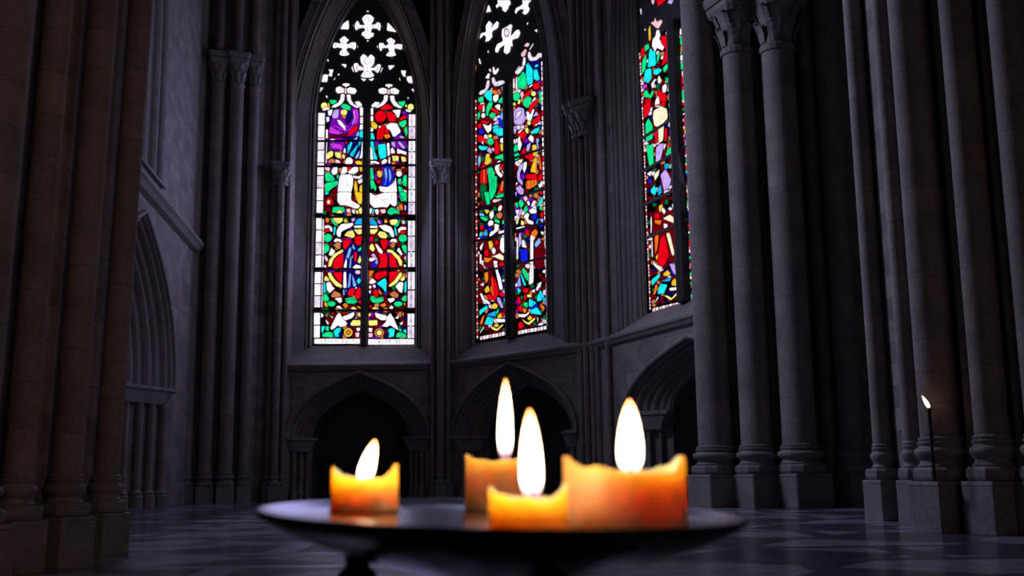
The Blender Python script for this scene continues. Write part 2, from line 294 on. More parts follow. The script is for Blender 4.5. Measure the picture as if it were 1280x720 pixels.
W1 = [((390, 5, 7.2), """
W 500,76 560,125 550,160 530,185 570,180 590,160 620,175 634,205 610,245 585,225 540,220 530,255 560,262 552,295 530,300 502,345 470,295 445,280 450,255 478,240 470,215 420,222 400,240 368,198 385,165 415,150 430,185 475,190 447,130
W 240,225 262,190 330,140 335,230
W 680,160 770,258 672,240
W 290,285 335,325 310,350 320,362 360,342 395,345 416,385 385,420 365,400 320,395 310,415 338,450 325,470 288,478 245,455 250,430 275,400 225,392 200,400 170,375 200,345 262,355 245,318
W 706,300 752,330 735,370 760,360 805,360 828,385 820,415 790,410 745,400 740,420 760,465 715,490 662,460 690,430 690,400 640,395 620,430 582,385 600,350 640,350 660,375 690,360 668,325
W 122,425 135,480 155,515 140,518 125,495 112,535 97,535 105,480
W 875,455 890,470 910,550 893,552
W 260,540 312,540 305,580
W 682,552 745,550 735,570 696,597
W 460,448 490,465 500,480 530,450 565,480 560,540 530,570 560,575 590,540 620,545 638,580 620,615 590,625 560,600 530,600 560,640 555,680 535,695 500,672 465,698 440,670 440,640 470,600 425,595 395,620 370,610 353,575 375,535 410,530 430,560 470,570 440,530 432,480
W 145,588 195,588 185,620 180,655 145,645 140,690 135,705 75,700 75,640 130,632 150,640 160,610
W 800,595 850,600 840,635 845,655 915,645 915,715 870,712 850,680 855,660 820,650 805,625
W 230,630 245,625 250,640 235,645
w 190,680 212,658 214,668 200,686
S r .45 495,140,24,24
S r .45 425,203,26,18
S r .45 575,203,26,18
S l .45 498,170 500,290
S r .4 290,335,18,22
S r .4 235,375,28,16
S r .4 345,378,28,16
S r .4 290,432,20,22
S r .4 708,335,18,22
S r .4 645,388,28,16
S r .4 770,388,28,16
S r .4 712,440,20,24
S r .6 498,510,30,32
S r .6 430,578,30,22
S r .6 565,578,30,22
S r .6 498,635,30,28
S l .4 500,545 500,610
W 782,665 790,662 798,690 790,690
W 490,60 515,60 512,70 490,70"""),
((390, 95, 9), """
w 85,125 135,130 85,190
w 1110,145 1160,140 1165,205
w 150,220 170,218 182,240 165,252
w 1070,245 1080,230 1092,255 1080,262
N 190,400 520,360 560,720 180,720
W 345,85 380,80 420,85 425,110 400,112 385,130 360,110 340,105
W 270,130 310,115 360,140 360,190 330,190 290,200 265,170
W 395,140 430,125 490,140 505,170 480,205 440,200 395,190
L 364,135 390,135 390,200 366,200
W 325,200 370,205 365,270 330,320 270,355 215,355 240,325 295,300 320,250
W 390,205 435,210 440,270 475,320 550,350 500,360 430,320 395,270
W 480,290 530,280 565,320 555,350 500,330
Y o 138,335,38,38
G 195,270 270,268 285,295 240,320 205,310
y 176,305 190,300 205,350 185,360
W 115,372 150,345 200,355 195,375 125,395
P 190,700 200,560 240,420 300,370 320,360 430,380 470,345 520,380 540,480 520,600 480,690
G 320,345 350,310 400,320 440,350 425,390 370,375
V 225,460 240,390 300,370 300,440 290,475 240,480
Y o 360,410,38,34
O 330,440 390,440 385,490 345,470
N 400,400 440,380 455,470 400,560 370,500
M 455,385 510,370 528,450 510,530 460,560 480,470
M 200,560 300,620 360,640 300,660 190,640
D 190,660 300,665 420,640 400,690 190,700
W 280,490 320,500 380,570 375,620 340,580 300,540
R 420,620 500,540 520,600 450,660 400,680
W 180,385 235,375 215,450 180,440
W 160,460 195,460 195,510 165,520
W 155,600 180,600 180,700 155,700
W 535,350 575,350 575,450 540,450
W 540,460 575,460 575,535 540,535
W 540,545 575,545 575,600 530,610
C 540,615 575,610 575,700 530,700
b 480,700 520,610 535,640 520,720
W 825,95 860,88 905,95 905,120 880,120 865,140 845,118 825,115
W 745,150 790,130 845,145 845,195 800,205 755,195
W 880,145 930,130 985,165 970,205 920,205 880,195
L 848,150 878,150 878,205 848,205
W 810,215 855,215 850,275 810,325 740,360 700,355 770,310 805,270
W 875,220 925,220 930,270 970,320 1020,355 990,365 920,335 885,280
W 665,330 710,290 765,295 740,340 680,355
G 965,290 1045,280 1050,310 1020,350 980,320
Y 1045,330 1065,315 1068,350 1050,350
Y o 1110,350,35,38
W 1050,370 1120,385 1110,410 1060,400
R 760,360 850,310 920,355 860,380 790,385
R o 770,455,62,65
R 840,400 900,400 945,480 930,520 870,510 835,440
R 725,720 735,590 790,540 830,570 810,640 795,720
R 815,590 850,590 870,640 812,650
O 800,660 870,650 885,690 830,710
W 830,560 880,525 960,535 985,590 1000,630 940,680 910,685 880,610 840,590
W 900,385 945,380 1000,380 985,450 965,475 940,430
P 1005,390 1060,400 1070,440 1020,435
R 1020,445 1065,450 1060,480 1000,500 980,490
G 975,520 1060,490 1065,540 1020,585 980,550
G 1030,600 1065,560 1078,640 1060,690
P 920,700 1000,640 1030,700 900,720
V 985,670 1030,680 1040,700 990,700
W 660,360 690,360 690,440 660,440
W 660,450 690,450 690,510 660,510
y 665,515 700,515 745,560 720,600 690,590 665,560
W 660,570 690,590 690,620 660,630
W o 762,572,12,14
S l .4 300,130 330,160 300,180
S l .4 450,140 420,165 460,190
S l .4 345,215 340,270 300,320
S l .4 405,220 420,280 470,330
S l .4 800,140 820,170 780,190
S l .4 920,140 900,170 950,190
S l .4 830,225 830,270 790,320
S l .4 890,230 910,290 960,330
D l .5 735,430 760,500 800,520
D l .5 850,420 900,460
D l .5 790,560 770,640 760,700
M l .6 210,600 260,560 340,600 400,560
M l .6 230,640 330,600 420,610 470,540
N l .6 440,400 470,470 440,560
N l .6 490,390 505,470 470,560
W l .4 470,400 480,470 455,540
C 660,640 690,640 705,700 700,720 660,720"""),
((390, 170, 9), """
N 170,20 570,0 570,270 400,210 350,180
P 190,20 350,20 370,100 350,170 200,150
M 195,85 270,80 340,100 345,165 290,150 230,140
W 200,35 240,30 290,60 230,75
R 365,70 380,30 405,50 395,95
W 350,180 365,130 380,150 375,200
C 395,200 400,110 440,60 455,80 430,150 400,205
b 470,30 520,0 500,60 470,70
C 420,210 500,110 520,90 500,150 460,240
b 480,240 540,150 530,230 500,260
W 562,60 572,60 570,250 530,260 550,190
C 530,40 560,30 550,90 520,130
Y 160,260 175,185 220,165 240,180 235,230 180,260
Y 255,180 320,185 330,240 290,250 260,225
Y 340,200 375,215 365,260 340,245
T 170,300 200,260 250,255 260,305
L 262,260 310,275 325,305 262,305
W 370,290 390,245 430,235 460,270 455,315 375,315
y 480,285 530,275 565,290 565,325 500,320
L 145,350 185,340 205,370 190,400 145,380
W 215,395 240,350 285,345 290,370 285,420 250,440 225,425
G 145,430 175,405 230,440 260,490 235,510 150,510
G 275,440 300,430 300,485 280,475
G 145,530 290,500 295,545 220,595 155,660 145,640
D 210,630 260,585 290,575 275,720 250,720 215,660
D 150,700 200,665 240,720 150,720
W 350,335 390,340 400,405 360,430 320,430
R 395,340 460,345 400,405
W 400,405 470,345 520,350 520,400 470,430 420,425
W 310,435 440,430 465,470 460,560 440,640 440,740 280,740 290,600
W 450,440 520,455 565,430 560,470 520,485 460,470
y 530,340 565,345 568,400 540,400
W 510,505 550,480 570,480 570,520 530,540
y 470,560 485,490 510,540 520,735 490,735
y 535,560 565,540 568,735 530,735
C 655,20 690,40 700,150 740,270 690,260 660,120
W 655,100 680,160 690,270 655,265
C 740,95 830,85 840,240 770,265 750,200
W 840,80 870,75 880,210 850,230
P 880,40 1065,50 1065,130 1040,150 890,130
V 890,70 930,60 940,130 900,110
V 960,60 1000,70 1050,130 1030,150 990,110
W 885,140 910,130 940,190 890,200
W 955,140 1010,160 1065,180 1060,215 1000,195 960,200
W 655,280 720,280 765,305 740,320 700,305 665,315
W 780,285 820,255 850,270 840,300 790,320
W 860,240 880,235 882,310 860,310
Y 900,220 975,225 975,280 910,285
Y 1000,225 1055,240 1060,290 1010,290
O 895,290 950,295 930,320 895,315
D 940,300 1060,310 1060,340 940,335
D 920,360 1050,370 1040,430 920,420
B 820,320 880,320 915,400 920,480 890,550 830,570 780,550 800,480 800,400
b 810,360 840,370 850,450 825,490
b 860,360 880,380 895,470 870,530 865,450
y 730,400 765,385 790,430 775,470 740,460
R o 750,515,25,20
G 655,360 680,355 700,470 680,500 655,480
G 655,500 690,490 725,580 715,625 690,590 660,600
W 750,562 850,575 925,520 940,450 955,600 955,740 650,740 650,640 700,690 790,665 810,635 765,620
T 950,370 1010,370 1010,400 950,400
W o 980,425,32,33
G 965,480 1005,480 1005,550 975,545
G 1030,450 1065,430 1068,570 1025,560 1020,500
G 965,560 1020,580 1040,735 1000,735
W 1030,600 1068,620 1065,650 1035,630
G 1050,660 1068,660 1068,735
S l .45 320,440 315,560 300,720
S l .35 350,450 345,700
S l .35 400,450 400,550 440,550
S l .35 380,470 385,540
S l .45 310,430 440,430
S l .45 455,445 560,500
N l .5 430,60 400,180
N l .5 500,40 470,150 450,240
N l .5 550,60 500,210
K l .5 660,560 700,600
N l .5 855,360 870,450 845,540
b l .5 835,360 842,470 820,550
S l .45 690,640 740,680 850,650 900,600
S l .4 740,700 800,720 900,680
S l .4 940,500 930,600 900,680
K l .5 200,190 210,250
K l .5 930,225 940,280
K l .5 225,90 250,130 300,150
g l .5 180,440 210,500
g l .5 1000,500 1010,700"""),
((390, 240, 9), """
W 285,0 445,0 440,80 540,150 530,180 495,190 440,170 390,150 320,150 285,110
D 440,90 470,0 490,90 530,140 500,125
y 475,0 565,0 570,80 555,140 520,130 495,60
C 145,0 190,0 185,25 150,35
D 190,10 280,0 270,60 230,50
R 150,100 180,60 230,80 240,120 210,150 160,150
E o 187,112,18,25
D 150,170 210,165 215,225 150,215
G 225,220 235,170 300,165 360,170 370,215 340,240 300,230 240,235
Y 280,218 320,200 350,238 270,238
L 380,190 430,185 435,230 400,235
W 445,210 480,190 485,245 460,240
Y 520,200 550,165 568,200 565,242 540,248
Y 490,210 510,200 530,245 500,245
W 650,0 705,40 800,10 950,0 955,80 955,140 930,165 900,150 880,130 850,175 790,170 700,180 650,130
G 975,0 1065,0 1065,110 1030,100
W 650,180 680,190 665,245 650,245
C 685,190 702,195 690,250 672,250
W 705,200 740,190 755,220 740,260 715,240
L 760,200 820,190 835,230 790,245
G 850,210 890,170 980,210 985,250 930,240 890,260 850,240
O 975,150 1010,130 1025,170 1020,215 985,180
V 1038,150 1060,150 1060,205 1038,205
D 1000,225 1060,220 1060,260 1000,250
O o 172,315,20,32
G 210,300 230,290 260,350 300,370 270,385 230,350
Y 235,290 340,285 350,320 320,350 280,360 250,330
y 355,320 380,295 410,340 370,350
W 280,430 300,390 330,360 460,345 468,370 430,400 360,430 330,450 320,510 290,500 275,470
V 440,300 490,290 480,320 450,340
c 480,350 510,300 565,295 570,365 480,365
W 470,378 570,374 570,402 475,404
Y 470,415 500,422 565,418 565,470 520,480 490,450
Y 360,490 400,440 460,430 485,490 460,520 400,500
W 140,380 185,370 230,400 230,450 205,440 195,405 145,410
R 142,418 195,412 200,448 142,452
C 245,390 270,395 255,490 240,480
G o 178,515,47,46
G 135,590 165,575 195,600 190,670 150,695 135,680
W 240,560 265,520 320,530 340,560 310,570
T 235,600 290,550 325,580 320,630 290,640
W 185,690 215,620 265,660 230,710
R 355,540 400,520 440,545 430,600 380,650 360,640
R 480,500 555,490 565,540 540,600 510,600 475,560
c 650,300 690,300 740,365 730,373 650,368
W 650,378 740,380 735,405 650,405
Y 650,420 700,420 745,410 730,450 700,475 655,470
Y 735,480 760,440 820,450 850,490 840,520 780,520
W 745,375 830,370 890,390 920,450 925,510 890,500 870,460 800,430
y 815,310 840,310 848,345 815,350
V 735,310 765,330 780,365 745,350
Y 870,320 920,305 960,310 970,345 940,375 890,370
G 975,310 990,310 975,380 940,395 920,385 962,350
L 1010,320 1040,320 1050,360 1015,360
W 965,420 1000,390 1060,395 1060,425 1000,430 975,470
R 990,440 1050,435 1048,468 992,468
C 925,400 945,400 960,500 935,480
G o 1022,520,46,44
G 1005,600 1040,590 1065,600 1065,700 1040,690
W 870,560 900,525 950,530 960,570
T 870,600 900,560 940,580 930,630 890,630
R 760,560 800,525 850,530 855,600 830,650 800,650
R 650,500 690,500 690,560 655,570
S l .45 330,20 310,120 390,145
S l .35 380,20 390,90 470,150
S l .4 680,60 760,70 820,90 900,60
S l .4 680,100 780,90 860,130
S l .4 900,20 890,100
K l .4 240,200 300,180 360,200
K l .4 870,220 930,200 975,240
K l .4 240,300 290,350
S l .35 330,400 380,360 440,350
S l .35 790,390 850,400 890,450
T l .6 400,470 430,480 460,480
T l .6 770,490 800,480 830,500
T l .6 510,440 540,445"""),
((390, 300, 9), """
D 600,20 760,20 760,320 640,320
N 350,90 440,40 570,70 560,620 340,620
Y 180,300 190,230 240,160 350,100 350,138 290,168 240,220 215,300
R 225,315 240,240 290,180 355,148 350,312
R 230,365 345,360 335,495 280,440
Y 175,370 205,360 260,450 340,510 335,540 270,520 200,440
W 355,310 365,260 385,200 395,240 390,315
b 380,200 410,110 440,70 440,130 410,220 400,200
b 460,40 490,100 470,110 450,80
G 510,110 560,70 560,110 530,130
R 470,140 510,130 500,250 475,240
Y 510,250 540,165 555,230 540,265
b 415,315 430,200 445,170 440,315
V 445,180 460,165 460,220
R 350,0 440,0 430,40 375,110 350,90
R 480,0 560,0 540,60 500,60
W 455,310 490,275 545,285 555,320 530,325 480,325
L o 515,362,30,24
W 355,360 385,355 390,540 350,540
b 400,540 420,370 442,380 428,530
b 450,380 500,500 490,530 460,520
C 500,460 530,420 553,460 525,500
b 347,560 362,555 370,620 350,620
b 375,560 388,560 382,610
R 395,600 430,545 480,540 480,610 430,640
R 490,580 520,530 550,545 550,640 515,670 485,640
W 485,530 510,530 490,560
G 365,660 460,640 520,690 470,715 390,700
R 525,680 550,680 550,720 525,710
G 135,70 165,50 195,70 190,120 150,155 135,150
T 235,60 290,20 325,40 320,100 290,105
W 185,170 215,90 265,125 225,180
L 135,200 155,170 185,220 165,250
W o 148,295,14,14
Y 135,440 150,400 190,430 195,465 140,460
W 160,480 205,470 235,530 260,540 200,600 165,560
C 130,470 150,480 155,600 130,590
T 210,630 250,570 320,600 325,640 230,650
G 125,620 160,610 195,650 185,690 130,690
W 245,665 320,650 340,680 320,710
Y 845,105 900,110 980,180 1015,240 1015,290 985,290 960,220 890,145 845,135
R 870,310 868,150 930,185 970,305
R 870,355 975,350 940,430 870,490
R 750,150 840,150 850,220 845,310 740,315 770,240
R 720,370 845,345 840,400 730,450 700,420
Y 1010,365 1015,400 950,490 880,530 860,510 930,450 985,365
R 760,0 860,0 850,40 820,110 790,80
W 705,40 735,50 800,130 790,160 750,140
Y 650,60 680,35 710,100 690,135 645,100
V 660,160 700,150 740,220 720,240
W 645,200 700,195 720,215 670,245 640,235
B 660,255 740,240 730,310 680,310
V 705,250 745,225 735,280
O 640,345 700,345 670,410 640,410
W 640,470 680,430 730,470 690,495 645,490
C 725,490 820,425 840,460 835,600 790,540
B 800,560 835,600 825,625
W 680,510 710,500 720,530 700,545
R 680,590 710,550 750,580 740,640 710,640
O 745,540 790,600 780,620 755,600
W o 655,530,14,20
W 635,580 665,560 660,610
G 645,650 680,625 720,650 800,640 810,670 770,700 700,705
G 1005,70 1040,50 1065,70 1065,160 1030,130
T 880,60 900,20 940,30 930,80 900,95
W 950,115 980,80 1020,160 1005,175
L 1030,200 1060,170 1060,240
W o 1045,290,15,15
Y 990,440 1040,395 1045,450 1010,465
W 935,520 985,470 1030,480 1015,600 980,580
C 1040,480 1065,450 1062,590 1038,590
T 870,610 920,570 975,610 970,650 900,640
W 850,670 900,645 935,660 900,700"""),
((390, 360, 9), """
G 125,70 160,65 195,120 185,150 125,150
G o 217,178,50,30
y 140,160 158,155 180,220 140,200
W 250,115 330,105 340,150 315,175
W 265,215 300,195 335,220 325,238
O 340,190 370,165 405,190 400,215 370,225
G 370,140 450,125 520,155 470,180 400,175
Y 430,230 465,208 510,238 480,248
O 500,200 550,210 545,238 515,225
Y 510,290 540,272 548,320 530,325
T 150,310 178,272 172,335
R 210,290 240,272 250,290 225,300
D 190,330 280,275 210,440
R 335,275 400,272 410,285 350,295
W 190,292 210,310 240,330 230,345
W 280,300 310,272 340,330 400,400 370,430 320,440 290,420 260,450 220,475 205,450
W 345,320 400,300 470,268 480,300 450,340 380,365 345,345
b 475,340 500,320 510,350
Y 430,400 460,360 545,360 545,425 440,425
W 100,275 130,300 125,330 100,330
W 150,350 190,390 185,420 160,390
C 105,430 150,430 120,510 105,490
G 150,430 190,430 190,485 150,475
G 110,550 120,510 180,490 235,500 240,555
C 240,480 290,445 325,450 320,490 300,510 310,550 260,550
N 300,510 345,500 345,555 310,555
y o 408,500,50,50
T o 408,500,26,26
W 495,450 540,445 540,480 510,490
L 485,500 535,500 530,555 490,550
G 1000,120 1060,70 1065,150 1020,150
G o 970,180,50,30
y 1030,165 1048,165 1045,215
W 845,120 930,110 930,140 880,170
W 865,225 890,195 920,215 900,242
O 760,190 820,165 840,200 800,220
G 645,110 700,120 800,115 810,145 750,170 680,165
Y 670,240 700,210 755,230 750,248
R 635,205 680,190 660,230
Y 635,290 660,278 665,310 640,325
W 705,275 760,290 840,310 840,360 780,365 720,330
W 840,330 880,278 920,340 980,480 930,450 880,420 840,440 780,430 830,380
R 775,272 835,275 830,290
R 940,272 970,275 960,300
T 1005,280 1040,275 1025,335
W 930,335 980,310 970,350
Y 635,365 735,360 740,420 640,425
C 850,470 880,450 935,460 920,550 860,555 870,510
N 820,500 850,520 845,560 820,555
T o 757,503,56,52
Y o 757,503,30,28
G 940,555 960,500 1010,500 1062,530 1062,560
G 985,440 1015,490 980,490
C 1020,480 1060,460 1062,520
W 980,400 1030,370 1010,420
W 635,450 680,450 675,500 640,490
L 635,505 685,510 680,555 635,555""")]

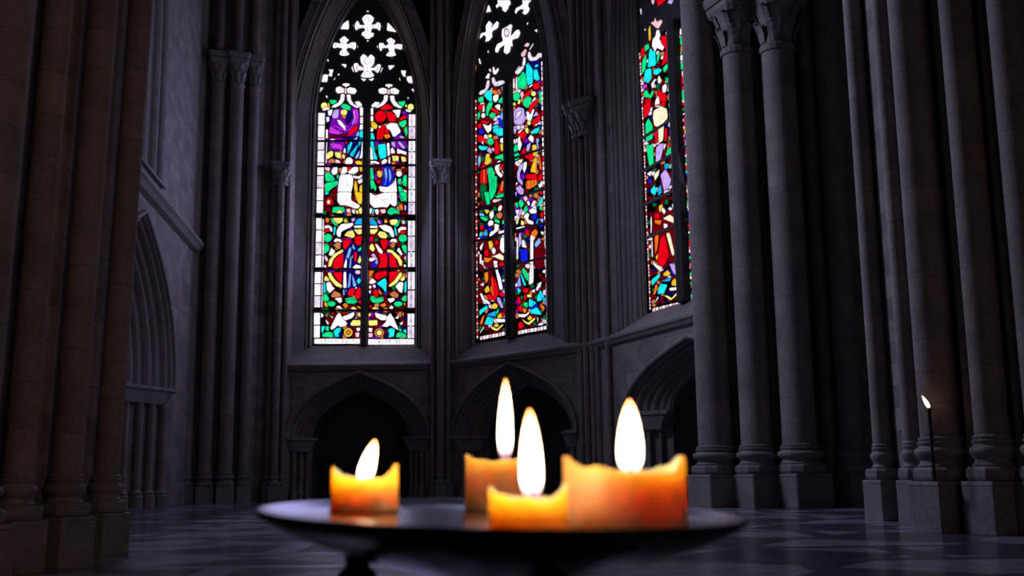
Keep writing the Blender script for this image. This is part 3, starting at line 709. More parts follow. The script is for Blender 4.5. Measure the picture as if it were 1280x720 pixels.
W2 = [((585, 0, 8), """
W 290,0 420,0 430,40 410,60 400,90 375,125 340,100 345,75 310,60 290,85 275,60 300,30
W 540,0 640,0 610,30 600,60 620,90 600,130 570,150 540,130 560,100 530,90 500,110 480,140 465,120 480,80 520,60 545,40
W 195,70 205,45 220,70 232,120 205,120 180,130
R 135,160 155,130 160,150 145,185
W 713,70 725,65 730,110 715,120
W 175,260 210,205 245,240 230,280 260,240 290,210 310,230 300,280 250,310 240,330 245,370 210,410 170,420 180,370 160,350 120,390 105,385 130,330 180,320
W 340,290 380,270 395,260 425,240 445,255 430,340 430,360 480,300 510,295 525,330 505,380 440,400 450,470 430,460 420,520 385,545 355,520 365,450 320,480 300,525 275,525 270,490 290,440 350,410 335,350
w o 385,325,24,38
W 585,230 605,220 600,240 590,255
W 690,220 710,195 728,240
W 722,270 740,270 745,320 725,300
W 660,305 690,290 695,325
W 190,515 205,500 210,535
W 105,590 115,580 135,640 115,640
O 70,660 90,655 75,720 60,720
L 555,460 590,425 620,440 600,470
W 610,500 650,430 655,445 620,500
L 525,540 570,490 590,500 570,560 540,570
w 600,520 620,515 640,570 670,570 700,530 740,530 745,570 710,580 660,630 610,600 595,560
W 555,570 575,575 575,640 540,700 500,720 470,720 540,660
N 575,620 725,600 725,720 575,720
C 590,630 605,625 640,700 640,730 590,730
C 665,655 700,640 705,665 670,675"""),
((585, 80, 8), """
L 205,50 225,45 240,80 215,75
W 245,30 265,30 270,70 300,35 310,60 280,105 250,100
W 170,140 200,95 220,95 210,150
w 190,165 215,160 215,220 180,280 130,310 105,300 120,270 170,250
w 235,140 260,130 280,180 320,165 360,165 370,190 310,220 270,225 240,190
b 330,230 365,215 370,300 340,270
C 155,310 200,255 240,290 240,380 195,360
G 100,340 150,320 160,370 130,385 100,375
O 240,260 270,260 310,290 260,310
W 250,320 290,300 310,310 300,360 275,385 250,360
G 310,360 340,325 370,370 360,395 300,385
R 100,410 175,400 160,440 130,470 100,450
W 150,410 165,420 165,480 145,480
W o 153,515,20,25
G 180,440 210,380 250,380 240,430 205,480 205,520 180,515
R 235,430 310,470 300,510 270,490 230,460
W 265,420 300,400 325,410 320,470 280,440
G 210,510 240,480 280,500 260,550 220,535
G 95,490 120,480 120,530 95,570
b 320,510 350,470 375,500 370,560 330,560
B 290,540 320,540 370,600 350,660 320,620
V 250,600 300,550 310,600 270,610
R 130,560 190,570 220,570 200,600 140,590
W 145,595 200,620 235,590 235,660 200,695 165,640
R 95,600 130,590 140,630 100,650
C 245,625 290,610 310,620 300,660 350,690 360,720 290,710 250,680
B 105,660 150,640 160,700 110,700
w 465,80 510,40 555,10 560,40 520,90 490,110
C 580,0 610,0 650,60 650,190 600,215 580,150
C 650,60 690,50 720,150 690,170 660,150
G 490,130 520,120 550,70 580,110 590,210 570,250 530,250 500,240
W 450,150 465,140 470,240 450,240
W 478,130 490,130 495,260 475,250
R 650,200 710,185 715,240 670,260 650,240
W 605,230 640,200 650,210 620,235
G 450,300 500,275 520,310 510,370 455,365
L 520,290 545,270 560,300 550,330 525,330
R 560,310 620,255 620,310 590,340 555,330
Y o 655,297,25,25
W 640,370 665,330 680,340 660,370 630,385
G 545,400 560,350 600,320 640,340 610,430 580,440
R 610,430 650,380 700,350 695,400 650,440 640,480 605,480
Y 450,390 470,380 480,415 450,415
Y 495,400 500,360 525,350 520,400
G 705,280 730,270 750,400 720,400
V 455,470 500,430 560,445 575,560 540,610 460,600
w 470,560 490,480 540,460 520,520
W 580,470 610,480 620,510 650,445 665,460 640,540 620,590 600,590
V 650,530 680,470 710,510
R 650,560 720,500 725,570 660,610 635,600
Y o 610,590,20,22
C 625,680 680,640 720,625 715,680 690,700 625,700
Y 570,640 605,640 600,700 575,680
V 455,620 490,620 480,700 455,700
W 500,680 545,640 540,670 505,700
R 500,720 550,650 580,700 570,720"""),
((585, 160, 8), """
R 95,70 130,70 190,130 180,150 100,140
G 195,120 220,95 250,110 260,150 230,175 200,160
Y o 220,80,20,18
C 245,0 360,0 350,80 290,75
W o 345,125,25,28
R 275,110 305,150 320,200 310,260 270,260 260,230
y 320,160 350,150 355,220 330,240
C 105,175 200,185 190,215 140,225 108,205
W 135,150 145,120 160,170
V 185,230 210,190 240,220 235,260
b 100,290 125,270 130,340 100,390
y 180,260 215,255 220,300 240,320 200,370 165,365 170,320
G 265,290 330,265 370,245 375,320 345,330 330,310 275,310
W 265,400 290,340 320,320 335,350 310,380 310,430 350,470 330,500 290,460
R 320,370 370,350 375,440 345,430
D 195,380 240,340 285,345 260,375
R 120,540 125,400 150,370 190,375 190,560 150,565
O 152,400 168,390 168,550 152,550
G 200,400 235,385 270,450 260,480 290,480 285,620 250,700 200,740 215,600 200,470
g 120,560 190,570 180,740 120,700
R 300,640 320,560 360,500 380,540 375,610 330,650
O 330,600 350,520 375,480 370,530 350,600
G 260,680 370,640 370,690 290,705
V 455,0 470,0 490,20 460,60
R 460,90 550,30 590,60 560,120 500,80
W 500,100 520,80 525,130 540,160 520,230 495,210
G 455,200 475,160 495,170 500,230 460,240
G 460,260 500,245 530,290 470,330
E 500,320 550,310 540,350 505,350
C 625,40 680,0 715,0 700,50 640,60
W 600,100 630,65 660,100 650,150 610,120
V 590,170 630,140 620,200 600,240 580,220
b 680,100 715,110 700,160 720,260 690,200
R 530,240 570,190 580,250 640,250 660,290 640,320 590,310
y 640,170 680,165 700,250 660,290 645,250
O 700,270 720,270 740,400 720,430
y 660,300 690,300 685,450 620,440
R 580,460 690,460 690,520 580,510
O 580,525 690,515 690,570 620,610 580,610
R 700,480 740,440 745,510 700,540
W 560,340 590,340 585,400 560,460 550,400
V 490,450 510,380 560,340 550,390 520,440 520,500 550,540 545,580 500,530 490,500
V 475,600 520,570 560,620 550,680 500,650
W 480,540 500,550 480,580
V 470,640 490,640 480,700
W 700,580 745,520 750,560 720,600
R l .7 135,400 140,540
R l .6 175,380 178,550
K l .5 230,420 250,600
g l .6 215,480 240,640
g l .6 250,490 270,620
Y l .6 345,540 335,620
D l .6 590,530 595,600
D l .6 630,525 630,600
D l .6 660,520 665,580
O l .7 660,310 640,440
O l .6 680,300 670,440
R l .6 715,290 735,420
D l .5 600,260 630,300
N l .5 510,440 540,520
N l .4 500,560 540,660
w l .6 530,400 510,470
D l .6 350,380 345,420
D l .5 300,130 310,240
K l .4 230,110 225,150"""),
((585, 240, 7.58), """
C 640,150 690,60 710,40 710,100
R 675,0 710,0 710,20 690,25
G 480,90 500,65 535,110 510,150 485,140
G 525,160 555,120 570,170 540,210
L 520,50 555,35 565,70 545,95
T 575,30 600,15 610,40 590,60
W 555,90 575,80 590,120 570,130
W 595,130 620,80 645,85 630,130 600,140
W 575,180 600,155 650,165 650,200 600,205
W 525,230 560,195 580,210 570,260 620,280 620,310 570,300
B 590,240 630,205 655,210 640,270
R 680,200 715,190 715,235 690,245
G 670,150 700,130 710,160 690,175
c 640,300 660,250 670,260 655,305
b 670,250 690,255 715,250 710,300
B 660,290 710,300 710,330 680,335
V 480,200 500,150 520,170 485,240
Y 455,255 485,250 470,310 455,300
Y 500,310 505,260 535,290 530,315
W 455,340 535,320 540,350 460,375
G 450,100 470,95 480,140 455,150
G 150,0 200,0 210,120 180,130
g 120,0 150,0 150,120 125,40
G 260,40 350,10 350,40 280,60
L 230,90 240,70 330,65 260,105
y 150,170 180,165 205,175 180,215
b 105,200 150,205 160,230 110,225
G 115,232 160,235 195,260 165,280 120,250
W 200,210 225,180 245,195 240,240 215,260
W 285,150 310,120 325,140 310,180 285,180
T 265,210 300,185 330,210 310,255 280,250
G 250,250 300,270 300,300 255,285
W 185,300 210,265 240,275 240,310 200,325
W 250,300 295,310 290,360 220,420 200,420 210,380 250,360
B 180,340 200,330 235,350 210,380
c 145,380 165,360 190,390 180,420 150,410
C 110,390 130,370 130,420 108,420
B 110,430 150,415 170,440 130,450
R 110,350 120,310 150,320 140,360
W 290,375 370,350 370,390 290,405
G 320,280 350,250 360,300 325,305
Y 345,170 360,170 365,220 340,230
D 150,470 300,440 340,600 350,720 150,720
y 190,470 220,460 240,500 225,540 205,545
W 220,550 240,520 265,550 255,590 235,585
R 150,560 190,540 200,600 160,610
R 250,480 280,450 290,490 270,500
E 215,610 260,600 300,580 340,610 335,650 300,640 260,620
O 150,620 200,625 240,620 190,670 155,660
W 240,650 280,655 275,710 245,710
R 290,680 330,660 345,700 300,705
W 110,520 150,470 130,550 115,550
W 310,430 370,430 365,560 330,580 300,540
W 110,590 128,590 128,680 110,680
W 350,600 370,590 370,690 355,690
R 540,370 580,360 580,420 545,410
O 600,380 640,350 665,380 640,430 600,410
D 625,530 720,440 725,720 630,720
W 590,400 640,430 620,460 618,720 588,720
b 635,480 680,430 690,480 650,525 630,510
V 480,400 500,380 510,480 480,540
W 510,460 530,450 560,530 510,520
B 490,540 560,540 570,660 500,660
G 525,430 550,480 550,510
W 460,440 475,440 475,640 460,640
W 690,370 720,380 710,410 690,390"""),
((585, 330, 7.2), """
W 235,0 265,0 270,60 300,140 315,230 285,235 260,120
O 145,80 180,70 185,140 160,180 150,130
y 145,230 180,190 200,240 160,265
O 325,60 350,50 345,200 330,170
R 220,100 250,150 280,260 240,330 210,320
O 200,200 215,200 220,260 205,260
R 160,280 200,270 230,320 200,330
R 270,270 310,250 360,280 350,300 300,290
V 300,240 350,232 355,265 330,270
W 105,260 130,270 150,315 200,345 195,370 130,330
V 260,300 285,300 320,390 300,400 265,340
b 320,310 360,300 350,330 325,345
C 100,420 170,370 180,400 140,430 105,465
y 205,380 240,350 270,370 260,400 225,405
c 170,455 250,420 250,475 180,465
C 145,545 175,470 235,490 220,545
G 250,430 285,390 270,440 255,460
O 105,540 130,470 150,460 125,545
y 260,470 300,430 320,480 270,490
R 290,430 320,440 330,470 310,480
W 245,492 340,495 355,510 330,525 260,525
W o 350,470,14,17
Y 200,560 225,565 260,585 310,540 320,550 260,605 220,590
y 230,550 265,530 280,560 250,572
w 105,620 140,560 148,570 115,620
R 330,570 360,550 360,590 330,595
W 560,0 590,0 590,170 545,190
G 485,50 500,30 550,100 545,150 530,150 490,80
C 470,90 480,85 525,190 505,200
b 445,160 465,100 480,200 450,200
C 445,210 480,240 450,270
R 500,285 520,265 530,310 510,335
R 500,220 550,220 540,260 500,260
W 610,220 650,160 665,165 640,220 620,245
W 565,240 605,225 600,260
Y 530,275 570,270 575,300 535,300
C 620,300 650,230 690,300 640,340 620,330
c 660,320 710,290 705,355
C 550,310 620,350 570,390 545,380
B 560,398 625,355 630,378 560,410
C 560,415 625,385 665,460 560,445
G 490,355 535,340 540,390 515,390
R 450,380 490,370 490,435 450,420
O 490,400 530,400 520,440 500,440
W 450,450 520,452 550,425 550,450 510,480 450,475
O 650,350 690,390 680,430 650,380
Y 480,490 540,530 600,480 605,500 550,550 510,530
y 530,490 560,460 580,490 550,510
w 650,470 690,520 680,530
R 450,530 480,520 510,560 460,590
w 620,480 635,480 625,540
R 440,300 460,290 480,350 450,360
D l .6 230,120 250,300
O l .6 215,120 225,280
D l .5 265,160 290,260
B l .6 205,440 215,520
B l .6 570,330 640,420
B l .5 640,250 670,320
K l .4 505,50 535,130
N l .5 470,100 490,190
y l .6 160,100 165,150
O l .7 350,60 345,180
D l .5 575,20 575,150
S l .4 250,20 290,200""")]

W3 = [((785, 0, 5.533), """
L 160,0 185,0 175,35 165,20
R 195,0 265,0 240,20 210,45
V 280,0 318,0 300,30 275,20
W 82,60 92,60 95,100 88,100
O 45,120 65,110 65,140 50,165
L 185,120 200,150 230,135 240,150 210,200 190,190 155,155 180,150
y 140,200 155,170 158,270 145,290
W 110,205 125,195 120,215
W 195,210 215,205 225,245 215,270 255,320 240,350 200,330 190,360 165,320 170,270 190,250
W 260,220 280,215 280,250 262,240
R 225,250 260,245 280,280 295,350 280,420 230,460 245,400 265,340 230,300
C 150,330 170,350 190,355 195,450 150,465 135,465
C 120,480 160,470 165,540 140,575 105,560
C 175,480 220,470 235,490 200,520 175,510
G 95,430 120,370 130,400 120,480 95,520
G 110,320 140,300 150,330 120,360
G 200,380 225,360 215,410 200,450
G 240,470 290,420 295,450 250,505
R 90,340 115,320 115,390 90,395
W 160,580 185,545 200,550 180,570 185,600 165,610
E 205,540 215,520 235,560 220,580 205,570
G 260,540 300,530 300,570 265,565
M 100,590 125,580 135,600 110,620
G 105,640 130,620 150,660 170,620 180,640 160,680 110,670
W 235,600 260,575 270,600 260,640 240,640
y 275,580 300,580 300,625 280,625
R 200,640 215,620 235,640 265,650 265,710 220,700
W 190,690 210,660 225,740 185,740
R 120,690 160,680 160,720 120,720
W 280,640 300,640 300,660 280,665
w 275,685 300,680 295,710
W 358,200 370,195 375,240 358,240
G 360,260 380,250 385,310 360,310
O 362,320 380,320 378,370 362,350
W o 372,400,12,22
G 365,440 385,430 385,480 365,480
L 370,490 388,490 388,520 370,520
R 370,530 388,530 388,570 370,590
G 372,620 395,640 395,710 375,680"""),
((785, 125, 5.333), """
R 105,30 150,0 150,50 130,110 105,120
R 170,40 250,10 250,40 200,35
E 165,120 170,70 220,40 260,60 265,120 240,150 235,270 205,290 200,180 175,170
R 175,200 197,190 200,285 180,290
R 242,195 262,185 260,270 242,280
G 115,160 135,120 165,170 165,260 120,280
w 270,20 290,5 296,60 275,60
w 275,70 298,70 298,110 275,110
W 275,120 298,120 290,180 272,160
P 270,210 300,170 330,280 290,270
R 255,290 300,280 280,315
G 120,300 170,300 170,440 140,440
V 185,320 215,290 245,290 210,420 185,430
W 235,300 255,290 240,340
G 250,370 260,330 300,300 320,350 280,375
c 240,430 265,420 275,450 245,465
G 275,430 300,420 320,460 300,470
V 215,500 250,460 290,530 270,590 240,610 230,560
C 150,600 175,570 195,600 180,635 155,620
W 125,490 160,470 150,510
E 170,500 210,460 205,500 180,540
c 200,590 220,560 225,620 200,640
B 130,530 160,530 150,570
w 240,600 285,600 280,630 240,635
W 295,580 325,575 325,605 295,610
V 380,260 400,280 410,380 385,340
R 372,100 385,130 385,180 374,180
y 376,190 388,190 388,230 378,230
G 385,385 405,385 405,425 388,425
y 395,500 410,500 405,550
W 395,580 412,600 412,660 398,660
w 398,665 412,665 414,720 400,720"""),
((785, 255, 4.966), """
D 150,40 300,40 310,360 160,360
y 190,10 215,0 215,30 195,55
W 205,40 220,20 235,45 225,65
R 165,60 190,55 200,90 165,95
E 215,90 260,65 290,90 285,120 250,105
O 160,100 210,100 200,130 170,120
W 220,120 245,125 245,165 225,165
E 235,180 260,180 290,310 275,325
O 165,200 190,190 185,260 170,320
y 170,330 190,300 200,340 180,350
O 205,270 215,270 215,340 205,345
R 200,210 228,190 255,320 220,390 180,370
W 150,350 175,375 215,395 205,425 160,380
V 255,370 290,370 300,440 280,430
b 300,370 325,375 310,410
B 258,390 275,440 290,440
y 220,430 245,410 265,430 250,450 220,445
C 145,470 195,430 200,450 150,510
c 200,480 270,455 260,480
C 180,560 200,495 245,500 225,555
O 155,560 170,500 185,500 170,560
y 270,480 290,460 305,480 300,510 270,505
W 255,520 325,515 330,530 260,540
W o 325,495,10,12
Y 220,565 250,570 270,585 305,545 310,560 265,600
w 160,625 185,570 190,585
R 310,575 340,560 340,590
W 270,0 305,0 305,80 290,60
W 140,80 148,80 148,180 140,180
W 145,230 152,230 155,330 148,330
W 298,100 310,100 312,150 300,150
W 300,180 318,180 322,310 308,310
R 395,380 410,380 415,480 400,470
R 400,490 414,490 416,590 402,560
b 385,120 398,130 400,200 388,190
c 385,210 400,215 402,340 392,330""")]

def hash2(i, j, k=0):
    n = (i.astype(np.int64) * 374761393 + j.astype(np.int64) * 668265263 + k * 974634777) & 0x7fffffff
    n = ((n ^ (n >> 13)) * 1274126177) & 0x7fffffff
    return ((n ^ (n >> 16)) & 0xffff) / 65535.0

def voronoi(x, y, size):
    gx = np.floor(x / size); gy = np.floor(y / size)
    d1 = np.full(x.shape, 1e9); d2 = d1.copy(); idc = np.zeros(x.shape)
    for a in (-1, 0, 1):
        for b_ in (-1, 0, 1):
            i = gx + a; j = gy + b_
            px = (i + 0.15 + 0.7 * hash2(i, j, 1)) * size; py = (j + 0.15 + 0.7 * hash2(i, j, 2)) * size
            d = np.hypot(x - px, y - py)
            near = d < d1
            d2 = np.where(near, d1, np.minimum(d2, d))
            idc = np.where(near, hash2(i, j, 3), idc)
            d1 = np.where(near, d, d1)
    return idc, d2 - d1

def sdf_poly(px, py, pts):
    n = len(pts)
    d = np.full(px.shape, 1e18); ins = np.zeros(px.shape, bool)
    for i in range(n):
        x0, y0 = pts[i]; x1, y1 = pts[(i + 1) % n]
        ex, ey = x1 - x0, y1 - y0
        t = np.clip(((px - x0) * ex + (py - y0) * ey) / max(ex * ex + ey * ey, 1e-9), 0, 1)
        d = np.minimum(d, (px - x0 - t * ex) ** 2 + (py - y0 - t * ey) ** 2)
        c = (y0 > py) != (y1 > py)
        with np.errstate(divide='ignore', invalid='ignore'):
            xi = x0 + (py - y0) * ex / (ey if ey else 1e-9)
        ins ^= c & (px < xi)
    d = np.sqrt(d)
    return np.where(ins, -d, d)

def paint_shape(colr, X, Y, kind, data, colour, lead=0.72, soft=0.5):
    if kind == 'o':
        cx, cy, rx, ry = data
        x0, x1, y0, y1 = cx - rx, cx + rx, cy - ry, cy + ry
    else:
        xs = [p[0] for p in data]; ys = [p[1] for p in data]
        x0, x1, y0, y1 = min(xs), max(xs), min(ys), max(ys)
    sel = (X > x0 - 1.5) & (X < x1 + 1.5) & (Y > y0 - 1.5) & (Y < y1 + 1.5)
    if not sel.any(): return
    px, py = X[sel], Y[sel]
    if kind == 'o':
        d = (np.hypot((px - cx) / rx, (py - cy) / ry) - 1) * min(rx, ry)
    else:
        d = sdf_poly(px, py, data)
    c = colr[sel]
    k = np.clip((lead - d) / 0.3, 0, 1)[:, None]        # the lead came round the piece
    c = c * (1 - k) + PALL['K'] * k
    k = np.clip((-d) / soft, 0, 1)[:, None]
    c = c * (1 - k) + np.asarray(colour) * k
    colr[sel] = c

def stroke(colr, X, Y, pts, wd, colour, closed=False):
    n = len(pts) if closed else len(pts) - 1
    for i in range(n):
        (x0, y0), (x1, y1) = pts[i], pts[(i + 1) % len(pts)]
        sel = (X > min(x0, x1) - wd - .6) & (X < max(x0, x1) + wd + .6) & (Y > min(y0, y1) - wd - .6) & (Y < max(y0, y1) + wd + .6)
        if not sel.any(): continue
        px, py = X[sel], Y[sel]; ex, ey = x1 - x0, y1 - y0
        t = np.clip(((px - x0) * ex + (py - y0) * ey) / max(ex * ex + ey * ey, 1e-9), 0, 1)
        d = np.hypot(px - x0 - t * ex, py - y0 - t * ey)
        k = np.clip((wd / 2 + .25 - d) / .5, 0, 1)[:, None] * min(1, wd / .5)
        colr[sel] = colr[sel] * (1 - k) + np.asarray(colour) * k

def rounded(pts):
    out_ = []
    n = len(pts)
    for i in range(n):
        (x0, y0), (x1, y1) = pts[i], pts[(i + 1) % n]
        out_ += [(lerp(x0, x1, .12), lerp(y0, y1, .12)), (lerp(x0, x1, .88), lerp(y0, y1, .88))]
    return out_

def paint_blocks(colr, X, Y, blocks):
    for (ox, oy, s), txt in blocks:
        for line in txt.strip().splitlines():
            w = line.split()
            if w[1] == 'l':
                stroke(colr, X, Y, [(ox + float(q.split(',')[0]) / s, oy + float(q.split(',')[1]) / s) for q in w[3:]], float(w[2]), PALL[w[0]])
            elif w[1] == 'r':
                a = [float(v) for v in w[3].split(',')]
                stroke(colr, X, Y, [(ox + (a[0] + a[2] * math.cos(k * PI / 7)) / s, oy + (a[1] + a[3] * math.sin(k * PI / 7)) / s) for k in range(14)], float(w[2]), PALL[w[0]], True)
            elif w[1] == 'o':
                a = [float(v) for v in w[2].split(',')]
                paint_shape(colr, X, Y, 'o', (ox + a[0] / s, oy + a[1] / s, a[2] / s, a[3] / s), PALL[w[0]])
            else:
                pts = [tuple(float(v) for v in q.split(',')) for q in w[1:]]
                paint_shape(colr, X, Y, 'p', rounded([(ox + a / s, oy + b_ / s) for a, b_ in pts]), PALL[w[0]], lead=.62)

def lerp(a, b_, t): return a + (b_ - a) * t

def strip(colr, X, Y, top, bot, wid, gap, colours, duty=0.85):
    """a border strip of small panes running down beside a light: top=(x,y) bot=(x,y)"""
    n = max(1, int((bot[1] - top[1]) / gap))
    for i in range(n):
        t0 = i / n; t1 = (i + duty) / n
        x0 = lerp(top[0], bot[0], t0); x1 = lerp(top[0], bot[0], t1)
        y0 = lerp(top[1], bot[1], t0); y1 = lerp(top[1], bot[1], t1)
        c = colours[i % len(colours)]
        paint_shape(colr, X, Y, 'p', [(x0, y0), (x0 + wid, y0), (x1 + wid, y1), (x1, y1)], PALL[c], lead=0.3, soft=0.3)

def filler(colr, X, Y, region, size, names):
    sel = sdf_poly(X, Y, region) < 0
    idc, e = voronoi(X[sel], Y[sel], size)
    pal = np.array([PALL[n] for n in names])
    c = pal[np.minimum((idc * len(names)).astype(int), len(names) - 1)]
    k = np.clip((e - 0.5) / 0.5, 0, 1)[:, None]
    colr[sel] = c * k + PALL['K'] * (1 - k)

DARKS = 'DKNDKKTDgKDPD'
def design1(X, Y):
    colr = np.tile(PALL['K'], (X.size, 1))
    filler(colr, X, Y, [(404, 136), (453.5, 136), (451.5, 424), (402, 424)], 5.5, DARKS)
    filler(colr, X, Y, [(463, 136), (510, 141), (508.5, 424), (460, 424)], 5.5, DARKS)
    paint_blocks(colr, X, Y, W1)
    P_ = [(398.2, 141), (397.0, 176.5), (395.8, 206.5), (395.2, 267), (394.4, 272), (393.9, 335.5), (393.2, 340), (392.6, 386), (392.2, 390), (392.2, 422)]
    # wide pale border panes either side
    for xa, xb, ya, yb, w_ in ((398, 395.6, 141, 267, 8.2), (395.2, 394.2, 272, 335, 7.4), (393.6, 392.6, 340, 385, 7.6), (392.6, 392.3, 391, 423, 7.4)):
        strip(colr, X, Y, (xa, ya), (xb, yb), w_, 14.5, 'WWw', 0.94)
    for xa, xb, ya, yb in ((408, 407, 176, 205),): strip(colr, X, Y, (xa, ya), (xb, yb), 1.2, 14, 'W', 0.94)
    for xa, xb, ya, yb, w_ in ((403.2, 402.6, 274, 335, 2.0), (402, 401.6, 340, 385, 1.6)):
        strip(colr, X, Y, (xa, ya), (xb, yb), w_, 14, 'w', 0.94)
    for xa, xb, ya, yb in ((511, 510.4, 143, 269), (510.2, 510, 276, 335), (510, 509.8, 340, 386), (509.6, 509.5, 392, 424)):
        strip(colr, X, Y, (xa, ya), (xb, yb), 8.4, 15.5, 'WwW', 0.94)
        strip(colr, X, Y, (xa + 2.8, ya), (xb + 2.8, yb), 2.2, 5.5, 'wV', 0.8)
    # lettered strip along the bottom
    for x0, x1, y0, y1 in ((392.8, 450, 423.5, 429.8), (460.2, 517.6, 424, 430.8)):
        paint_shape(colr, X, Y, 'p', [(x0, y0), (x1, y0), (x1, y1), (x0, y1)], PALL['W'], 0.3, 0.3)
        x = x0 + 4
        i = 0
        while x < x1 - 4:
            yy = y0 + 1.6
            for q in ([(0, 0), (0.7, 0), (0.7, 3), (0, 3)], [(0, 0), (2.4, 0), (2.4, 0.7), (0, 0.7)], [(0.4, 2.3), (2.4, 2.3), (2.4, 3), (0.4, 3)]):
                if hash2(np.array([i * 7 + len(q)]), np.array([int(q[1][0] * 10)]), 5)[0] < 0.7:
                    paint_shape(colr, X, Y, 'p', [(x + a, yy + b_) for a, b_ in q], PALL['N'] * 2, 0.0, 0.3)
            x += 4.4; i += 1
    return colr

def design2(X, Y):
    colr = np.tile(PALL['K'], (X.size, 1))
    filler(colr, X, Y, [(597, 121), (632, 100), (634, 415), (598, 421)], 5.6, 'DKKDNTDgKwDKD')
    filler(colr, X, Y, [(641, 80), (676, 84), (683, 405), (645, 413)], 5.6, 'DKKDNTDgKwDKP')
    # black tracery over the heads of the two lights
    for q in ([(590, 60), (640, 60), (640, 99), (632, 99), (611, 99), (599, 119), (590, 125)], [(640, 60), (690, 60), (690, 68), (664, 74), (650, 80), (641, 92)]):
        paint_shape(colr, X, Y, 'p', q, PALL['K'])
    paint_blocks(colr, X, Y, W2)
    for a, b_ in (((594, 125), (594.4, 255)), ((594.6, 258), (596, 424))): strip(colr, X, Y, a, b_, 1.7, 4.2, 'LRWRLT', 0.75)
    for a, b_ in (((676.5, 77), (677.3, 170)), ((677.5, 172), (679.5, 250)), ((680, 252), (683.2, 408))): strip(colr, X, Y, a, b_, 2.0, 6.0, 'WWLWRL', 0.8)
    for (x0, y0), (x1, y1) in (((600, 425), (634.5, 418.5)), ((647.5, 418), (683.5, 411.5))):
        n = 9
        for i in range(n):
            t0 = i / n; t1 = (i + 0.86) / n
            h = 4.3
            xa, xb = lerp(x0, x1, t0), lerp(x0, x1, t1); ya, yb = lerp(y0, y1, t0) - h, lerp(y0, y1, t1) - h
            paint_shape(colr, X, Y, 'p', [(xa, ya), (xb, yb), (xb, yb + h), (xa, ya + h)], PALL['W' if i % 3 else 'L'], 0.3, 0.3)
            paint_shape(colr, X, Y, 'p', [(xa + 1, ya + 1.6), (xb - 1, yb + 1.6), (xb - 1, yb + 2.4), (xa + 1, ya + 2.4)], PALL['K'], 0, 0.3)
    return colr

def design3(X, Y):
    colr = np.tile(PALL['K'], (X.size, 1))
    filler(colr, X, Y, [(801, 66), (812, 52), (838, 50), (846, 250), (854, 372), (813, 384)], 5.0, 'DKKDNTDgKwDKD')
    filler(colr, X, Y, [(849, 34), (900, 10), (900, 360), (864, 374)], 4.0, 'DRGDBTWgGWRKP')
    paint_blocks(colr, X, Y, W3)
    for a, b_ in (((798.8, 66), (801.6, 120)), ((801.8, 122), (807, 255)), ((807, 257), (812, 388))): strip(colr, X, Y, a, b_, 1.5, 4.0, 'LWRWL', 0.75)
    for (x0, y0), (x1, y1) in (((815.5, 390), (853, 381)),):
        n = 9
        for i in range(n):
            t0 = i / n; t1 = (i + 0.85) / n; h = 4.5
            xa, xb = lerp(x0, x1, t0), lerp(x0, x1, t1); ya, yb = lerp(y0, y1, t0) - h, lerp(y0, y1, t1) - h
            paint_shape(colr, X, Y, 'p', [(xa, ya), (xb, yb), (xb, yb + h), (xa, ya + h)], PALL['W' if i % 2 else 'L'], 0.3, 0.3)
            paint_shape(colr, X, Y, 'p', [(xa + 1, ya + 1.8), (xb - 1, yb + 1.8), (xb - 1, yb + 2.6), (xa + 1, ya + 2.6)], PALL['K'], 0, 0.3)
    return colr
# ------------------------------------------------------------------ wall frames (apse polygon, west to east)
class Frame:
    def __init__(self, a, b):
        self.a = np.array(a, float); self.b = np.array(b, float)
        d = self.b - self.a; self.L = float(np.hypot(*d)); self.e = d / self.L
        self.n = np.array([-self.e[1], self.e[0]])
        self.M = Matrix(((self.e[0], self.n[0], 0, a[0]), (self.e[1], self.n[1], 0, a[1]), (0, 0, 1, 0), (0, 0, 0, 1)))
    def world(self, u, w, v):
        p = self.a + self.e * u + self.n * w
        return (p[0], p[1], v)

WALL_1 = Frame((-8.5, 38.0), (-2.4, 38.0))
WALL_2 = Frame((-2.4, 38.0), (2.4, 32.6))
WALL_3 = Frame((2.4, 32.6), (4.85, 26.0))
WALL_L = Frame((-10.1, 29.2), (-10.95, 36.9))
TOP = 24.0

def arch_path(uc, half, z0, zs, za, n=22, nj=4):
    """points of a pointed arch with jambs, from left foot over the apex to the right foot"""
    h = za - zs
    left = [(uc - half, lerp(z0, zs, i / nj)) for i in range(nj)]
    if h > half * 1.02:
        R = (half * half + h * h) / (2 * half)
        am = math.asin(min(1, h / R))
        arc = [(uc - half + R - R * math.cos(am * i / n), zs + R * math.sin(am * i / n)) for i in range(n + 1)]
    else:
        P0, P1, P2, P3 = (-half, 0), (-half, .52 * h), (-half * .50, .93 * h * .86), (0, h)
        arc = []
        for i in range(n + 1):
            t = i / n; q = 1 - t
            arc.append((uc + q**3 * P0[0] + 3 * q * q * t * P1[0] + 3 * q * t * t * P2[0] + t**3 * P3[0],
                        zs + q**3 * P0[1] + 3 * q * q * t * P1[1] + 3 * q * t * t * P2[1] + t**3 * P3[1]))
    L_ = left + arc
    R_ = [(2 * uc - u, z) for u, z in reversed(L_[:-1])]
    return L_ + R_

